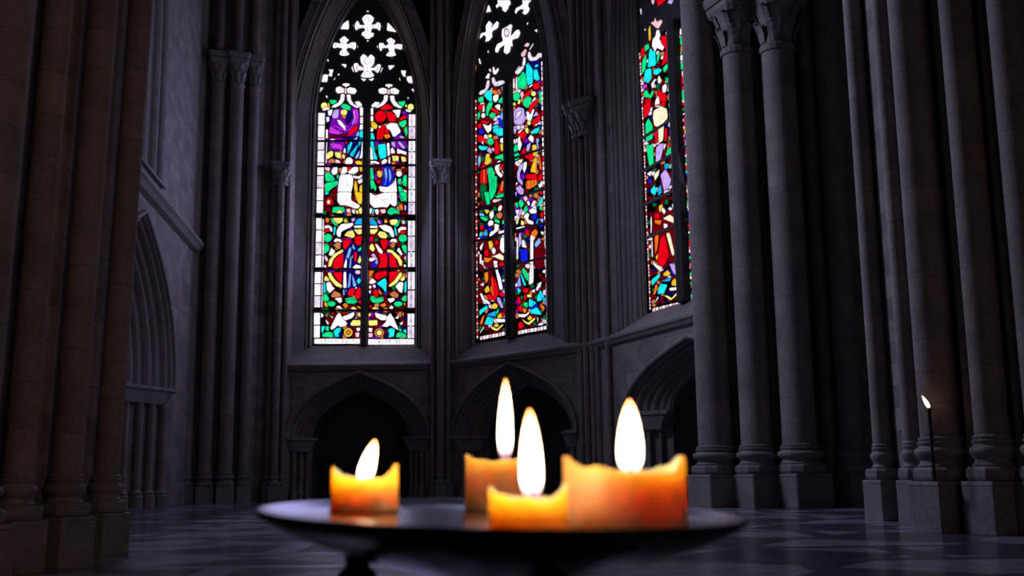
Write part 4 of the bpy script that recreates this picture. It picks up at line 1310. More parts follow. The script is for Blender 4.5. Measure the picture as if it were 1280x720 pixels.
def loft_arch(pa, pb, d0, d1, rolls, clip=99.0, ns=64):
    """moulded reveal between outline pa (depth d0) and outline pb (depth d1); rolls = [(s0, s1, height)]"""
    mb = MB(); vs = []; fs = []
    n = len(pa)
    ss = set(i / ns for i in range(ns + 1))
    for s0, s1, h in rolls:
        for k in range(9): ss.add(s0 + (s1 - s0) * k / 8)
    ss = sorted(ss)
    for s in ss:
        w = lerp(d0, d1, s); ds = 0.0
        for s0, s1, h in rolls:
            if s0 <= s <= s1:
                w -= h * math.sqrt(max(0, math.sin(PI * (s - s0) / (s1 - s0)))) - h * 0.35
        for (ua, za), (ub, zb) in zip(pa, pb):
            vs.append((min(lerp(ua, ub, s), clip), w, lerp(za, zb, s)))
    for j in range(len(ss) - 1):
        for i in range(n - 1):
            if min(vs[j * n + i][0], vs[j * n + i + 1][0]) >= clip - 1e-6: continue
            fs.append((j * n + i, j * n + i + 1, (j + 1) * n + i + 1, (j + 1) * n + i))
    return mb.add(vs, fs)

def wall_face(name, fr, u0, u1, holes, mat, depth=0.0, crown=None):
    loops = [[Vector((u0, 0, 0)), Vector((u1, 0, 0)), Vector((u1, TOP, 0)), Vector((u0, TOP, 0))]]
    if crown:
        # above the springing only a stone band follows the window arch; the vault pockets behind lie open and dark
        uc, half, z0, zs, za = crown
        band = [(min(max(u, u0), u1), z) for u, z in arch_path(uc, half + .32, z0, zs, za + .45, n=30) if z > zs + .6]
        loops = [[Vector((u0, 0, 0)), Vector((u1, 0, 0)), Vector((u1, zs + .5, 0))] + [Vector((u, z, 0)) for u, z in reversed(band)] + [Vector((u0, zs + .5, 0))]]
        n = len(band)
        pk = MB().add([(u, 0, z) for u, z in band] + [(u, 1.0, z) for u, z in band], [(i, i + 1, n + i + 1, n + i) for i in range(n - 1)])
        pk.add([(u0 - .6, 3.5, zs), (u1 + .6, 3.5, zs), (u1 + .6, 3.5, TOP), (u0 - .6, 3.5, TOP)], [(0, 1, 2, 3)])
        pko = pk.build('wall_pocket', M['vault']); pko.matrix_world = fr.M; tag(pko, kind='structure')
    # a hole that starts on the floor is cut a hair above it, so loops never touch
    for h in holes:
        loops.append([Vector((min(max(u, u0 + .01), u1 - .01), max(z, 0.004), 0)) for u, z in h])
    tris = tessellate_polygon(loops)
    flat = [p for l in loops for p in l]
    mb = MB().add([(p.x, depth, p.y) for p in flat], tris)
    o = mb.build(name, mat)
    o.matrix_world = fr.M
    return tag(o, kind='structure')

def child(mb, name, mat, parent, **kw):
    return mb.build(name, mat, parent, **kw)

# ------------------------------------------------------------------ windows
def inside_outline(U, V, outline):
    return sdf_poly(U, V, outline) < 0

def glass_mesh(fr, uc, half, v0, vs_, va, d, design, du, dv, parent, vcut):
    out_ = arch_path(uc, half, v0, vs_, va, n=30)
    us = np.arange(uc - half, uc + half + du, du); vz = np.arange(v0, va, dv)
    U, V = np.meshgrid(us, vz)
    if fr is WALL_3:
        keep_u = 6.3
    else:
        keep_u = 99
    P = np.empty((U.size, 3))
    P[:, 0] = fr.a[0] + fr.e[0] * U.ravel() + fr.n[0] * d
    P[:, 1] = fr.a[1] + fr.e[1] * U.ravel() + fr.n[1] * d
    P[:, 2] = V.ravel()
    px, py = survey(P)
    col = design(px, py)
    ins = inside_outline(U.ravel(), V.ravel(), out_) & (U.ravel() < keep_u)
    bright = col.sum(axis=1) > 0.02
    ny, nx = U.shape
    idx = np.arange(ny * nx).reshape(ny, nx)
    q = np.stack([idx[:-1, :-1], idx[:-1, 1:], idx[1:, 1:], idx[1:, :-1]], -1).reshape(-1, 4)
    lower = V.ravel()[q].max(axis=1) < vcut
    ok = ins[q].all(axis=1) & (lower | bright[q].any(axis=1))
    q = q[ok]
    used, inv = np.unique(q.ravel(), return_inverse=True)
    q = inv.reshape(-1, 4)
    co = np.stack([U.ravel()[used], np.full(used.size, 0.0), V.ravel()[used]], -1)
    me = bpy.data.meshes.new('stained_glass')
    me.vertices.add(len(co)); me.vertices.foreach_set('co', co.ravel())
    me.loops.add(q.size); me.loops.foreach_set('vertex_index', q.ravel().astype(np.int32))
    me.polygons.add(len(q)); me.polygons.foreach_set('loop_start', np.arange(0, q.size, 4, dtype=np.int32))
    me.update(calc_edges=True)
    ca = me.color_attributes.new('glass_colour', 'FLOAT_COLOR', 'POINT')
    rgba = np.ones((len(used), 4)); rgba[:, :3] = col[used]
    ca.data.foreach_set('color', rgba.ravel())
    me.materials.append(M['glass'])
    o = bpy.data.objects.new('stained_glass', me); COL.objects.link(o)
    o.parent = parent; o.location = (0, d, 0)
    return o

def make_window(idx, fr, glass, outer, design, bars, mull, rolls, du=0.0155, dv=0.0155, clip=99.0, rings=(), lights_top=14.3):
    uc, half, v0, vs_, va, d = glass
    ouc, ohalf, oz0, ozs, oza = outer
    w = empty('window_%d' % idx); w.matrix_world = fr.M; tag(w, kind='structure')
    pa = arch_path(ouc, ohalf, oz0, ozs, oza, n=30); pb = arch_path(uc, half, v0, vs_, va, n=30)
    child(loft_arch(pa, pb, 0.0, d, rolls, clip), 'moulded_frame', M['mould'], w, smooth=True, sharp=50)
    # sloping sill
    c = lambda u: min(u, clip)
    mb = MB().add([(c(ouc - ohalf), -0.12, oz0), (c(ouc + ohalf), -0.12, oz0), (c(uc + half), d, v0), (c(uc - half), d, v0),
                   (c(ouc - ohalf), -0.12, oz0 - .08), (c(ouc + ohalf), -0.12, oz0 - .08), (c(uc + half), d, oz0 - .08), (c(uc - half), d, oz0 - .08)],
                  [(0, 1, 2, 3), (4, 7, 6, 5), (0, 4, 5, 1), (1, 5, 6, 2), (3, 2, 6, 7), (0, 3, 7, 4)])
    child(mb, 'window_sill', M['mould'], w)
    # tracery plate behind the openings, backlit silhouette put into its dark colour
    pts = [(c(u), z) for u, z in pb]
    mb = MB().add([(u, d + .10, z) for u, z in pts] + [(u, d + .03, z) for u, z in pts],
                  [tuple(range(len(pts))), tuple(range(2 * len(pts) - 1, len(pts) - 1, -1))] +
                  [(i, (i + 1) % len(pts), len(pts) + (i + 1) % len(pts), len(pts) + i) for i in range(len(pts))])
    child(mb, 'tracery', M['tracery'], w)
    if design is not None:
        glass_mesh(fr, uc, half, v0, vs_, va, d, design, du, dv, w, lights_top)
    m0, m1 = mull
    if m0 < clip:
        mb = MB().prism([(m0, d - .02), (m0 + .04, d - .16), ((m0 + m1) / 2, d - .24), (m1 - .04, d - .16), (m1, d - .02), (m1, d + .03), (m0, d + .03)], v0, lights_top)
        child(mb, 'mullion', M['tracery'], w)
    for v in bars:
        mb = MB().box(uc - half, min(uc + half, clip - .05), d - .07, d - .02, v - .035, v + .035)
        child(mb, 'saddle_bar', M['lead'], w)
    for (ru, rz, rr) in rings:
        pth = [(ru + rr * math.cos(2 * PI * k / 24), d - .02, rz + rr * math.sin(2 * PI * k / 24)) for k in range(25)]
        child(MB().tube(pth, 0.028, 6, cap=False), 'tracery_ring', M['tracery'], w, smooth=True)
    return w

ROLLS = [(0.0, 0.08, .13), (0.10, 0.17, .10), (0.19, 0.30, .20), (0.33, 0.39, .10), (0.78, 0.85, .10), (0.88, 0.97, .13)]
ROLLS3 = [(0.0, 0.10, .07), (0.12, 0.24, .10), (0.28, 0.42, .12), (0.46, 0.56, .07), (0.62, 0.74, .09), (0.80, 0.88, .06), (0.90, 0.98, .06)]
outer1 = (3.0, 2.85, 4.72, 11.9, 21.3)
outer2 = (3.5, 3.05, 4.72, 11.9, 21.6)
outer3 = (5.6, 3.85, 4.72, 11.9, 22.5)
outerL = (-3.5, 5.25, 9.3, 13.5, 22.0)
glass1 = (3.11, 1.85, 5.5, 14.1, 19.3, 0.9)
glass2 = (3.04, 1.82, 5.33, 14.1, 19.3, 0.4)
glass3 = (5.05, 2.15, 5.22, 14.1, 19.5, 0.4)
glassL = (-3.5, 2.4, 10.0, 13.5, 18.5, 1.1)

# quatrefoil rings of the tracery, in the wall's own metres
rings1 = [(3.12, 17.72, .52), (2.24, 17.0, .47), (4.0, 16.95, .47), (3.12, 16.18, .54)]
rings2 = []
make_window(1, WALL_1, glass1, outer1, design1, (6.78, 8.30, 10.28, 12.22, 13.2), (2.98, 3.25), ROLLS, rings=rings1, lights_top=14.25)
make_window(2, WALL_2, glass2, outer2, design2, (7.8, 8.95, 10.1, 11.5), (2.92, 3.34), ROLLS, du=0.02, lights_top=14.2)
make_window(3, WALL_3, glass3, outer3, design3, (7.35, 8.32, 9.32, 10.3), (4.86, 5.33), ROLLS3, du=0.03, clip=6.95, lights_top=13.0)

wl = make_window(4, WALL_L, glassL, outerL, None, (11.2, 12.4, 13.6), (-3.62, -3.38), ROLLS3)
# its glazing: pale quarries in a leaded grid, never more than glimpsed
us = np.linspace(glassL[0] - glassL[1] + .02, glassL[0] + glassL[1] - .02, 40); vz = np.linspace(10.02, 18.4, 90)
def plain_glass(fr, d, parent, outline):
    U, V = np.meshgrid(us, vz); col = np.zeros((U.size, 3)); uu = U.ravel(); vv = V.ravel()
    idc, e_ = voronoi(uu * 10, vv * 10, 3.2)
    pal = np.array([PALL[k] for k in 'wVbWw']); c = pal[np.minimum((idc * 5).astype(int), 4)] * 0.55
    col[:] = c * np.clip(e_ / .5, 0, 1)[:, None] + .003
    ins = inside_outline(uu, vv, outline)
    idx = np.arange(U.size).reshape(U.shape)
    q = np.stack([idx[:-1, :-1], idx[:-1, 1:], idx[1:, 1:], idx[1:, :-1]], -1).reshape(-1, 4)
    q = q[ins[q].all(axis=1)]
    me = bpy.data.meshes.new('leaded_glass')
    me.from_pydata([(a, 0, b_) for a, b_ in zip(uu, vv)], [], q.tolist())
    ca = me.color_attributes.new('glass_colour', 'FLOAT_COLOR', 'POINT')
    rgba = np.ones((U.size, 4)); rgba[:, :3] = col
    ca.data.foreach_set('color', rgba.ravel())
    me.materials.append(M['glass'])
    o = bpy.data.objects.new('leaded_glass', me); COL.objects.link(o); o.parent = parent; o.location = (0, d, 0)
plain_glass(WALL_L, 1.1, wl, arch_path(*glassL[:5]))

# ------------------------------------------------------------------ blind arches at floor level
def arch_thing(name, fr, label, uc, ho, hi, zs, zao, zai, d, clip=99.0, right=True, rolls=None, shafts=((0.25, .075), (0.5, .065), (0.75, .06)), cat='arch', group=None, hood=True, deep=2.0):
    root = empty(name); root.matrix_world = fr.M; tag(root, label, cat, group)
    pa = arch_path(uc, ho, zs, zs, zao, n=30, nj=1); pb = arch_path(uc, hi, zs, zs, zai, n=30, nj=1)
    rolls = rolls or [(0.02, .16, .06), (.18, .34, .09), (.38, .50, .06), (.54, .70, .09), (.74, .84, .05), (.88, .98, .05)]
    child(loft_arch(pa, pb, 0.0, d, rolls, clip), 'arch_moulding', M['mould'], root, smooth=True, sharp=50)
    if hood:
        pth = [(min(u, clip), -.05, z) for u, z in arch_path(uc, ho + .03, zs, zs, zao + .04, n=30, nj=1)]
        pth = [p for i, p in enumerate(pth) if i == 0 or (Vector(p) - Vector(pth[i - 1])).length > 1e-4]
        pth = [p for p in pth if p[0] < clip - .001]
        child(MB().tube(pth, 0.07, 8), 'hood_mould', M['mould'], root, smooth=True)
    # chamber behind
    pc = arch_path(uc, hi, 0.0, zs, zai, n=30, nj=1); pcl = [(min(u, clip), z) for u, z in pc]
    n = len(pcl)
    mb = MB().add([(u, d, z) for u, z in pcl] + [(u, d + deep, z) for u, z in pcl],
                  [(i, i + 1, n + i + 1, n + i) for i in range(n - 1)] + [tuple(range(n, 2 * n))])
    child(mb, 'recess', M['vault'], root)
    for sgn in (-1, 1):
        if sgn > 0 and not right: continue
        # splayed jamb below the springing
        uo, ui = uc + sgn * ho, uc + sgn * hi
        mb = MB().add([(uo, 0, 0), (ui, d, 0), (ui, d, zs), (uo, 0, zs)], [(0, 1, 2, 3)])
        child(mb, 'jamb', M['ashlar'], root)
        cap = MB()
        pts = [(uo + sgn * .12, -.16), (uo + sgn * .12, .05), (ui - sgn * -.0, d + .05), (ui - sgn * .22, d - .05), (ui - sgn * .22, d - .3), (uo - sgn * .25, -.16)]
        cap.prism(pts, zs - .02, zs + .09)
        pts2 = [(lerp(p[0], (uo + ui) / 2, .12), lerp(p[1], d / 2, .12)) for p in pts]
        pts3 = [(lerp(p[0], (uo + ui) / 2, .38), lerp(p[1], d / 2, .38)) for p in pts]
        cap.prism(pts3, zs - .42, zs - .02, pts2)
        child(cap, 'impost_capital', M['carved'], root, bevel=.015)
        for t, r in shafts:
            cu = lerp(uo, ui, t) - sgn * .07; cw = lerp(0, d, t) - .05
            s_ = MB().lathe([(r, .5), (r, zs - .38)], (cu, cw), 14)
            s_ = child(s_, 'jamb_shaft', M['shaft'], root, smooth=True)
            b_ = MB().lathe([(r * 1.9, 0), (r * 1.9, .32), (r * 1.5, .36), (r * 1.7, .42), (r * 1.2, .47), (r * 1.0, .52)], (cu, cw), 12)
            child(b_, 'shaft_base', M['carved'], s_, smooth=True, sharp=30)
    return root

a1 = arch_thing('blind_arch', WALL_1, 'low pointed stone arch over a dark recess, directly under the leftmost bright window', 3.05, 2.5, 1.72, 2.1, 4.42, 3.85, .8)
a2 = arch_thing('blind_arch', WALL_2, 'low pointed stone arch behind the two middle candle flames, under the middle window', 3.48, 3.03, 2.02, 2.05, 4.4, 3.75, .8)
a3 = arch_thing('blind_arch', WALL_3, 'pointed stone arch cut off by the round pier on its right, under the rightmost window', 5.92, 3.7, 2.5, 2.4, 4.16, 3.62, .8, clip=6.55, right=False, deep=1.0)
a4 = arch_thing('tall_arch', WALL_L, 'tall deeply moulded pointed arch on the left wall opening into darkness', -.43, 4.75, 2.0, 3.45, 8.0, 6.7, 1.3,
                rolls=[(0.0, .08, .12), (.1, .2, .16), (.24, .32, .1), (.36, .48, .18), (.52, .6, .1), (.64, .76, .18), (.8, .88, .1), (.9, .98, .08)],
                shafts=((.15, .13), (.34, .12), (.52, .12), (.72, .11)))

# dark oak door low in the first recess, a stone relief above it
dr = empty('door_1'); dr.matrix_world = WALL_1.M; tag(dr, kind='structure')
mb = MB()
for k in range(7): mb.box(1.36 + k * .49, 1.36 + k * .49 + .47, 2.5, 2.62, .02, 1.55)
child(mb, 'door_panel', M['door'], dr)
child(MB().box(1.34, 4.8, 2.42, 2.66, 1.55, 1.68), 'door_lintel', M['door'], dr)

# wall faces, cut for windows and arches
def out_hole(uc, h, z0, zs, za): return arch_path(uc, h, z0, zs, za, n=30)
wall_face('wall_apse_left', WALL_1, 0, WALL_1.L, [out_hole(*outer1), out_hole(3.05, 2.5, 0, 2.1, 4.42)], M['ashlar'], crown=outer1)
wall_face('wall_apse_middle', WALL_2, 0, WALL_2.L, [out_hole(*outer2), out_hole(3.48, 3.03, 0, 2.05, 4.4)], M['ashlar'], crown=outer2)
def clipped(h, c): return [(u, z) for u, z in h if u < c] 
wall_face('wall_apse_right', WALL_3, 0, 6.97, [clipped(out_hole(*outer3), 6.9) + [(6.9, 4.72)], clipped(out_hole(5.92, 3.7, 0, 2.4, 4.16), 6.9) + [(6.9, 0)]], M['ashlar'])
wall_face('wall_left', WALL_L, -16, WALL_L.L, [out_hole(*outerL), out_hole(-.43, 4.75, 0, 3.45, 8.0)], M['ashlar'])

def string_course(idx, fr, u0, u1, z, proj=.2, h=.2, breaks=()):
    mb = MB()
    prof = [(0.0, -h), (-proj * .5, -h * .75), (-proj * .75, -h * .35), (-proj, -h * .1), (-proj, h * .25), (-proj * .2, h * .7), (0, h * .8)]
    vs = [(u, w, z + v) for u in (u0, u1) for w, v in prof]; n = len(prof)
    mb.add(vs, [(i, i + 1, n + i + 1, n + i) for i in range(n - 1)] + [tuple(range(n)), tuple(range(2 * n - 1, n - 1, -1))])
    o = mb.build('trim_%d' % idx, M['mould']); o.matrix_world = fr.M
    return tag(o, kind='structure')
string_course(1, WALL_1, 0.0, WALL_1.L, 4.66)
string_course(2, WALL_2, 0.0, WALL_2.L, 4.66)
string_course(3, WALL_3, 0.0, 6.9, 4.66)
string_course(4, WALL_L, -14, WALL_L.L, 8.72, .3, .3)

# ------------------------------------------------------------------ clustered piers
def leaf_capital(r, z0, z1, cx, cy, parent, square=True, leaves=8, rot=0.0):
    """bell with curled leaves under a moulded abacus"""
    h = z1 - z0
    bell = MB().lathe([(r * 1.12, z0 - .03 * h), (r * 1.16, z0 + .04 * h), (r * 1.02, z0 + .1 * h), (r * 1.1, z0 + .4 * h), (r * 1.45, z0 + .66 * h)], (cx, cy), 20)
    for ring, (zz, hh, rr) in enumerate(((z0 + .10 * h, .30 * h, r * 1.08), (z0 + .33 * h, .34 * h, r * 1.16))):
        for k in range(leaves):
            a = rot + 2 * PI * (k + .5 * ring) / leaves
            d = Vector((math.cos(a), math.sin(a), 0)); s = Vector((-d.y, d.x, 0)); c = Vector((cx, cy, 0))
            wd = r * 0.34
            rows = []
            for t, out, wf in ((0, .0, .7), (.45, .10, 1.0), (.8, .30, .95), (1.0, .48, .6), (.9, .58, .3)):
                p = c + d * (rr + out * r) + Vector((0, 0, zz + t * hh))
                rows.append([p - s * wd * wf, p + d * .06 * r, p + s * wd * wf])
            vs = [q for row in rows for q in row]
            fs = []
            for j in range(4):
                for i in range(2): fs.append((j * 3 + i, j * 3 + i + 1, j * 3 + 4 + i, j * 3 + 3 + i))
            bell.add(vs, fs)
    pts = []
    n = 8 if not square else 4
    rad = (1.75 if not square else 2.2) * r
    for k in range(n):
        a = rot + PI / n + 2 * PI * k / n
        if square:
            for da in (-.12, .12): pts.append((cx + rad * math.cos(a + da), cy + rad * math.sin(a + da)))
        else:
            pts.append((cx + rad * math.cos(a), cy + rad * math.sin(a)))
    sc = lambda f: [(cx + (p[0] - cx) * f, cy + (p[1] - cy) * f) for p in pts]
    bell.prism(sc(.78), z0 + .64 * h, z0 + .74 * h, sc(.9))
    bell.prism(sc(.9), z0 + .74 * h, z0 + .82 * h, sc(.9))
    bell.prism(sc(.94), z0 + .84 * h, z0 + .9 * h, sc(1.0))
    bell.prism(sc(1.0), z0 + .9 * h, z1, sc(1.0))
    return bell.build('capital', M['carved'], parent)

def add_shaft(root, x, y, r, bs, rot, ztop=TOP - .1, cap=None, plinth=True, mat='shaft', above=None, pw=1.22, capr=None):
    """shaft with moulded base, chamfered block and square plinth; bs scales the heights of the base"""
    zb = 1.22 * bs
    zt = cap[0] if cap else ztop
    s_ = MB().lathe([(r, zb), (r, zt)], (x, y), 32).build('shaft', M[mat], root, smooth=True)
    if plinth:
        q = lambda z: z * bs
        MB().lathe([(r * 1.2, q(.83)), (r * 1.24, q(.86)), (r * 1.10, q(.885)), (r * 1.07, q(.92)), (r * 1.16, q(.95)), (r * 1.28, q(.985)), (r * 1.34, q(1.02)),
                    (r * 1.34, q(1.05)), (r * 1.27, q(1.08)), (r * 1.14, q(1.095)), (r * 1.10, q(1.12)), (r * 1.18, q(1.14)), (r * 1.19, q(1.16)),
                    (r * 1.09, q(1.175)), (r * 1.13, q(1.195)), (r * 1.13, q(1.215)), (r * 1.0, q(1.235))], (x, y), 32).build('base_moulding', M['carved'], s_, smooth=True, sharp=35)
        def sq(h, ch):
            pts = []
            for k in range(4):
                a = rot + PI / 4 + k * PI / 2
                cx, cy = h * math.sqrt(2) * math.cos(a), h * math.sqrt(2) * math.sin(a)
                for da in (-1, 1):
                    t = rot + PI / 4 + k * PI / 2 + da * PI / 2
                    # move from the corner back along both edges
                    ex, ey = math.cos(a + PI - da * PI / 4), math.sin(a + PI - da * PI / 4)
                    pts.append((x + cx + ex * ch, y + cy + ey * ch))
            return pts
        H = r * pw
        mb = MB(); mb.prism(sq(H * .98, H * .42), q(.66), q(.70), sq(H * 1.04, H * .42))
        mb.prism(sq(H * 1.04, H * .42), q(.70), q(.80), sq(H * 1.04, H * .42)); mb.prism(sq(H * 1.04, H * .42), q(.80), q(.835), sq(H * .97, H * .42))
        mb.build('base_block', M['carved'], s_, bevel=.008)
        mb = MB(); mb.prism(sq(H * 1.04, H * .06), .0, q(.60), sq(H * 1.04, H * .06)); mb.prism(sq(H * 1.07, H * .06), q(.60), q(.655), sq(H * 1.04, H * .06))
        mb.build('plinth', M['carved'], s_, bevel=.008)
    if cap:
        leaf_capital(capr or r, cap[0], cap[1], x, y, s_, rot=rot)
        if above:
            MB().lathe([(r * above, cap[1]), (r * above, ztop)], (x, y), 20).build('upper_shaft', M[mat], s_, smooth=True)
    return s_

def pier(name, label, cx, cy, shafts, core, lean=0.0, mat='shaft', cat='pier', corestone='ashlar'):
    root = empty(name, (cx, cy, 0)); tag(root, label, cat)
    for s_ in shafts:
        s_ = dict(s_)
        add_shaft(root, s_.pop('x') - cx, s_.pop('y') - cy, s_.pop('r'), s_.pop('bs'), math.radians(s_.pop('rot')), mat=mat, **s_)
    MB().prism([(x - cx, y - cy) for x, y in core], 0.0, TOP - .1).build('core', M[corestone], root)
    root.rotation_euler = (0, lean, 0)
    return root

# right, near: tall clustered pier at the picture's right edge
pier('clustered_pier', 'large cluster of grey stone shafts on plinths at the right edge, behind the lone taper', 6.2, 14.5, [
    dict(x=6.05, y=17.9, r=.158, bs=1.0, rot=15, pw=1.6), dict(x=6.36, y=18.25, r=.06, bs=1.0, rot=15),
    dict(x=6.02, y=16.5, r=.128, bs=1.0, rot=15, pw=1.5), dict(x=5.68, y=14.5, r=.262, bs=1.0, rot=15),
    dict(x=5.98, y=14.2, r=.08, bs=1.0, rot=15), dict(x=6.06, y=13.8, r=.214, bs=1.0, rot=15, pw=1.35),
    dict(x=6.32, y=13.55, r=.08, bs=1.0, rot=15), dict(x=6.50, y=13.3, r=.235, bs=1.0, rot=15)],
    [(6.18, 18.5), (6.22, 16.7), (6.02, 15.0), (5.86, 14.68), (6.16, 14.25), (6.22, 13.95), (6.45, 13.7), (6.68, 13.5), (9.4, 13.3), (9.4, 18.5)])

# right, far: big round shafts in front of the right arcade
pier('clustered_pier', 'group of thick round stone columns right of the rightmost window, two with leafy capitals', 6.2, 25.6, [
    dict(x=4.80, y=26.0, r=.403, bs=1.16, rot=22), dict(x=5.34, y=26.2, r=.155, bs=1.16, rot=22),
    dict(x=5.65, y=25.4, r=.36, bs=1.16, rot=22, cap=(11.0, 12.5)), dict(x=6.16, y=25.6, r=.15, bs=1.16, rot=22),
    dict(x=6.54, y=25.0, r=.39, bs=1.16, rot=22, cap=(10.9, 12.5)), dict(x=7.41, y=25.6, r=.189, bs=1.16, rot=22),
    dict(x=7.80, y=25.2, r=.288, bs=1.16, rot=22)],
    [(4.95, 26.3), (5.4, 26.25), (5.65, 25.7), (6.2, 25.75), (6.6, 25.3), (7.2, 26.0), (7.9, 25.5), (9.4, 25.6), (9.4, 26.45), (5.1, 26.45)], mat='bigshaft')

# left, near
pier('clustered_pier', 'dark cluster of slender stone shafts filling the left edge, its plinths nearest the viewer', -4.45, 11.0, [
    dict(x=-4.55, y=8.9, r=.27, bs=.70, rot=-23), dict(x=-4.46, y=9.8, r=.131, bs=.70, rot=-23, pw=1.5), dict(x=-4.66, y=10.25, r=.068, bs=.70, rot=-23),
    dict(x=-4.44, y=10.8, r=.148, bs=.70, rot=-23, pw=1.45), dict(x=-4.60, y=11.3, r=.068, bs=.70, rot=-23),
    dict(x=-4.45, y=11.9, r=.135, bs=.70, rot=-23, pw=1.45)],
    [(-4.66, 8.7), (-4.62, 9.6), (-4.80, 10.2), (-4.64, 10.6), (-4.62, 10.9), (-4.78, 11.3), (-4.64, 11.7), (-4.62, 12.0), (-4.85, 12.1), (-9.0, 12.1), (-9.0, 8.7)], lean=0.022)

# left, far corner cluster with a broad capital
pier('clustered_pier', 'four slim stone shafts under a broad capital, between the left wall and leftmost window', -9.9, 36.8, [
    dict(x=-10.97, y=36.5, r=.21, bs=.82, rot=20, pw=1.35), dict(x=-10.35, y=36.6, r=.235, bs=.82, rot=20, cap=(14.55, 15.75), above=.6),
    dict(x=-9.70, y=36.7, r=.235, bs=.82, rot=20, cap=(14.55, 15.75), above=.6), dict(x=-9.16, y=37.0, r=.18, bs=.82, rot=20, cap=(14.55, 15.75), above=.9)],
    [(-11.1, 36.9), (-10.97, 36.65), (-10.6, 37.0), (-10.35, 36.8), (-10.0, 37.05), (-9.70, 36.85), (-9.4, 37.2), (-9.16, 37.15), (-8.9, 37.7), (-8.45, 38.0), (-8.45, 39.4), (-11.6, 39.4)], mat='shaft')

def bundle(label, fr_pts, core, z0=11.15, z1=11.95, rot=10, capr=.22):
    cx, cy = core[0]
    root = empty('wall_shaft_bundle', (cx, cy, 0)); tag(root, label, 'pier')
    for i, (x, y, r, cap) in enumerate(fr_pts):
        add_shaft(root, x - cx, y - cy, r, .80, math.radians(rot), cap=(z0, z1) if cap else None, above=None if not cap else .7, pw=1.5, capr=capr)
    MB().prism([(x - cx, y - cy) for x, y in core], 0, TOP - .1).build('core', M['mould'], root)
bundle('thin stone shafts with a small capital just left of the leftmost window', [(-8.50, 37.72, .12, False), (-8.24, 37.55, .13, True), (-7.99, 37.70, .09, False)],
       [(-8.62, 38.05), (-8.5, 37.8), (-8.24, 37.68), (-7.95, 37.82), (-7.85, 38.05)])
bundle('thin stone shafts with a small capital between the leftmost and middle windows', [(-2.80, 37.75, .09, False), (-2.52, 37.5, .13, True), (-2.26, 37.55, .09, False)],
       [(-2.95, 38.05), (-2.80, 37.85), (-2.50, 37.65), (-2.2, 37.6), (-2.05, 37.75), (-2.3, 38.1)])
bundle('thin stone shafts with a jutting capital between the middle and rightmost windows', [(2.08, 32.85, .10, False), (2.24, 32.62, .11, True), (2.42, 32.35, .11, True), (2.55, 32.1, .10, False), (2.78, 31.3, .09, False)],
       [(1.9, 33.2), (2.05, 32.95), (2.25, 32.72), (2.45, 32.4), (2.60, 32.05), (2.85, 31.3), (3.1, 31.0), (2.7, 32.4)], z0=11.2, z1=12.3, rot=-38, capr=.27)

# ------------------------------------------------------------------ floor, vault, outer walls
fl = MB().add([(-22, -12, 0), (22, -12, 0), (22, 44, 0), (-22, 44, 0)], [(0, 1, 2, 3)]).build('floor', M['floor']); tag(fl, kind='structure')
ce = MB().add([(-22, -12, TOP), (22, -12, TOP), (22, 44, TOP), (-22, 44, TOP)], [(3, 2, 1, 0)]).build('ceiling', M['vault']); tag(ce, kind='structure')
for nm, p in (('wall_right', [(9.4, -12), (9.4, 27.4)]), ('wall_back_right', [(9.4, 27.4), (4.7, 27.4)]), ('wall_far_left', [(-9.0, -12), (-9.0, 12.1)])):
    (x0, y0), (x1, y1) = p
    o = MB().add([(x0, y0, 0), (x1, y1, 0), (x1, y1, TOP), (x0, y0, TOP)], [(0, 1, 2, 3)]).build(nm, M['vault']); tag(o, kind='structure')
# ------------------------------------------------------------------ candle stand
DC = Vector((-0.009, 0.80, 0.7694))
stand = empty('candle_stand', (DC.x, DC.y, 0)); tag(stand, 'dark iron candle dish on a footed stand, carrying four burning candles in the foreground', 'candle stand')
dish_prof = [(0.0, -.045), (.03, -.0435), (.055, -.040), (.08, -.0345), (.105, -.0275), (.130, -.0190), (.150, -.0115), (.165, -.0045), (.1735, .0005),
             (.1750, .0030), (.1735, .0050), (.170, .0045), (.160, .0010), (.145, -.0005), (.10, -.001), (.05, -.001), (0.0, -.001)]
dish = MB().lathe([(max(r, 1e-4), z) for r, z in dish_prof], (0, 0), 96, cap=False).build('dish', M['dish'], stand, smooth=True, sharp=60)
dish.location = (0, 0, DC.z)
# the dish sits a little askew on its legs
nrm = Vector((0.0332, -0.0247, 1)).normalized()
dish.rotation_euler = nrm.to_track_quat('Z', 'Y').to_euler()
def baluster(a, rad, ztop):
    x, y = rad * math.cos(a), rad * math.sin(a)
    prof = [(.0105, ztop), (.0095, ztop - .004), (.0085, ztop - .008), (.0095, ztop - .0115), (.0135, ztop - .0145), (.0142, ztop - .018), (.011, ztop - .022),
            (.0075, ztop - .027), (.009, ztop - .036), (.0125, ztop - .046), (.009, ztop - .06), (.006, ztop - .075), (.0085, ztop - .082), (.005, ztop - .09), (.005, .655)]
    return MB().lathe(prof, (x, y), 20).build('leg', M['dish'], stand, smooth=True)
baluster(math.radians(184), .104, .7480)
baluster(math.radians(62), .075, .742)
baluster(math.radians(-58), .06, .740)
MB().lathe([(.115, .640), (.125, .646), (.125, .652), (.118, .657), (.02, .660)], (0, 0), 48).build('lower_tray', M['dish'], stand, smooth=True)
MB().lathe([(.016, .03), (.014, .10), (.022, .12), (.013, .14), (.012, .36), (.022, .38), (.013, .40), (.012, .58), (.024, .62), (.03, .645)], (0, 0), 24).build('pole', M['dish'], stand, smooth=True)
MB().lathe([(.16, .0), (.165, .012), (.14, .02), (.06, .03), (.025, .05)], (0, 0), 40).build('foot', M['dish'], stand, smooth=True)

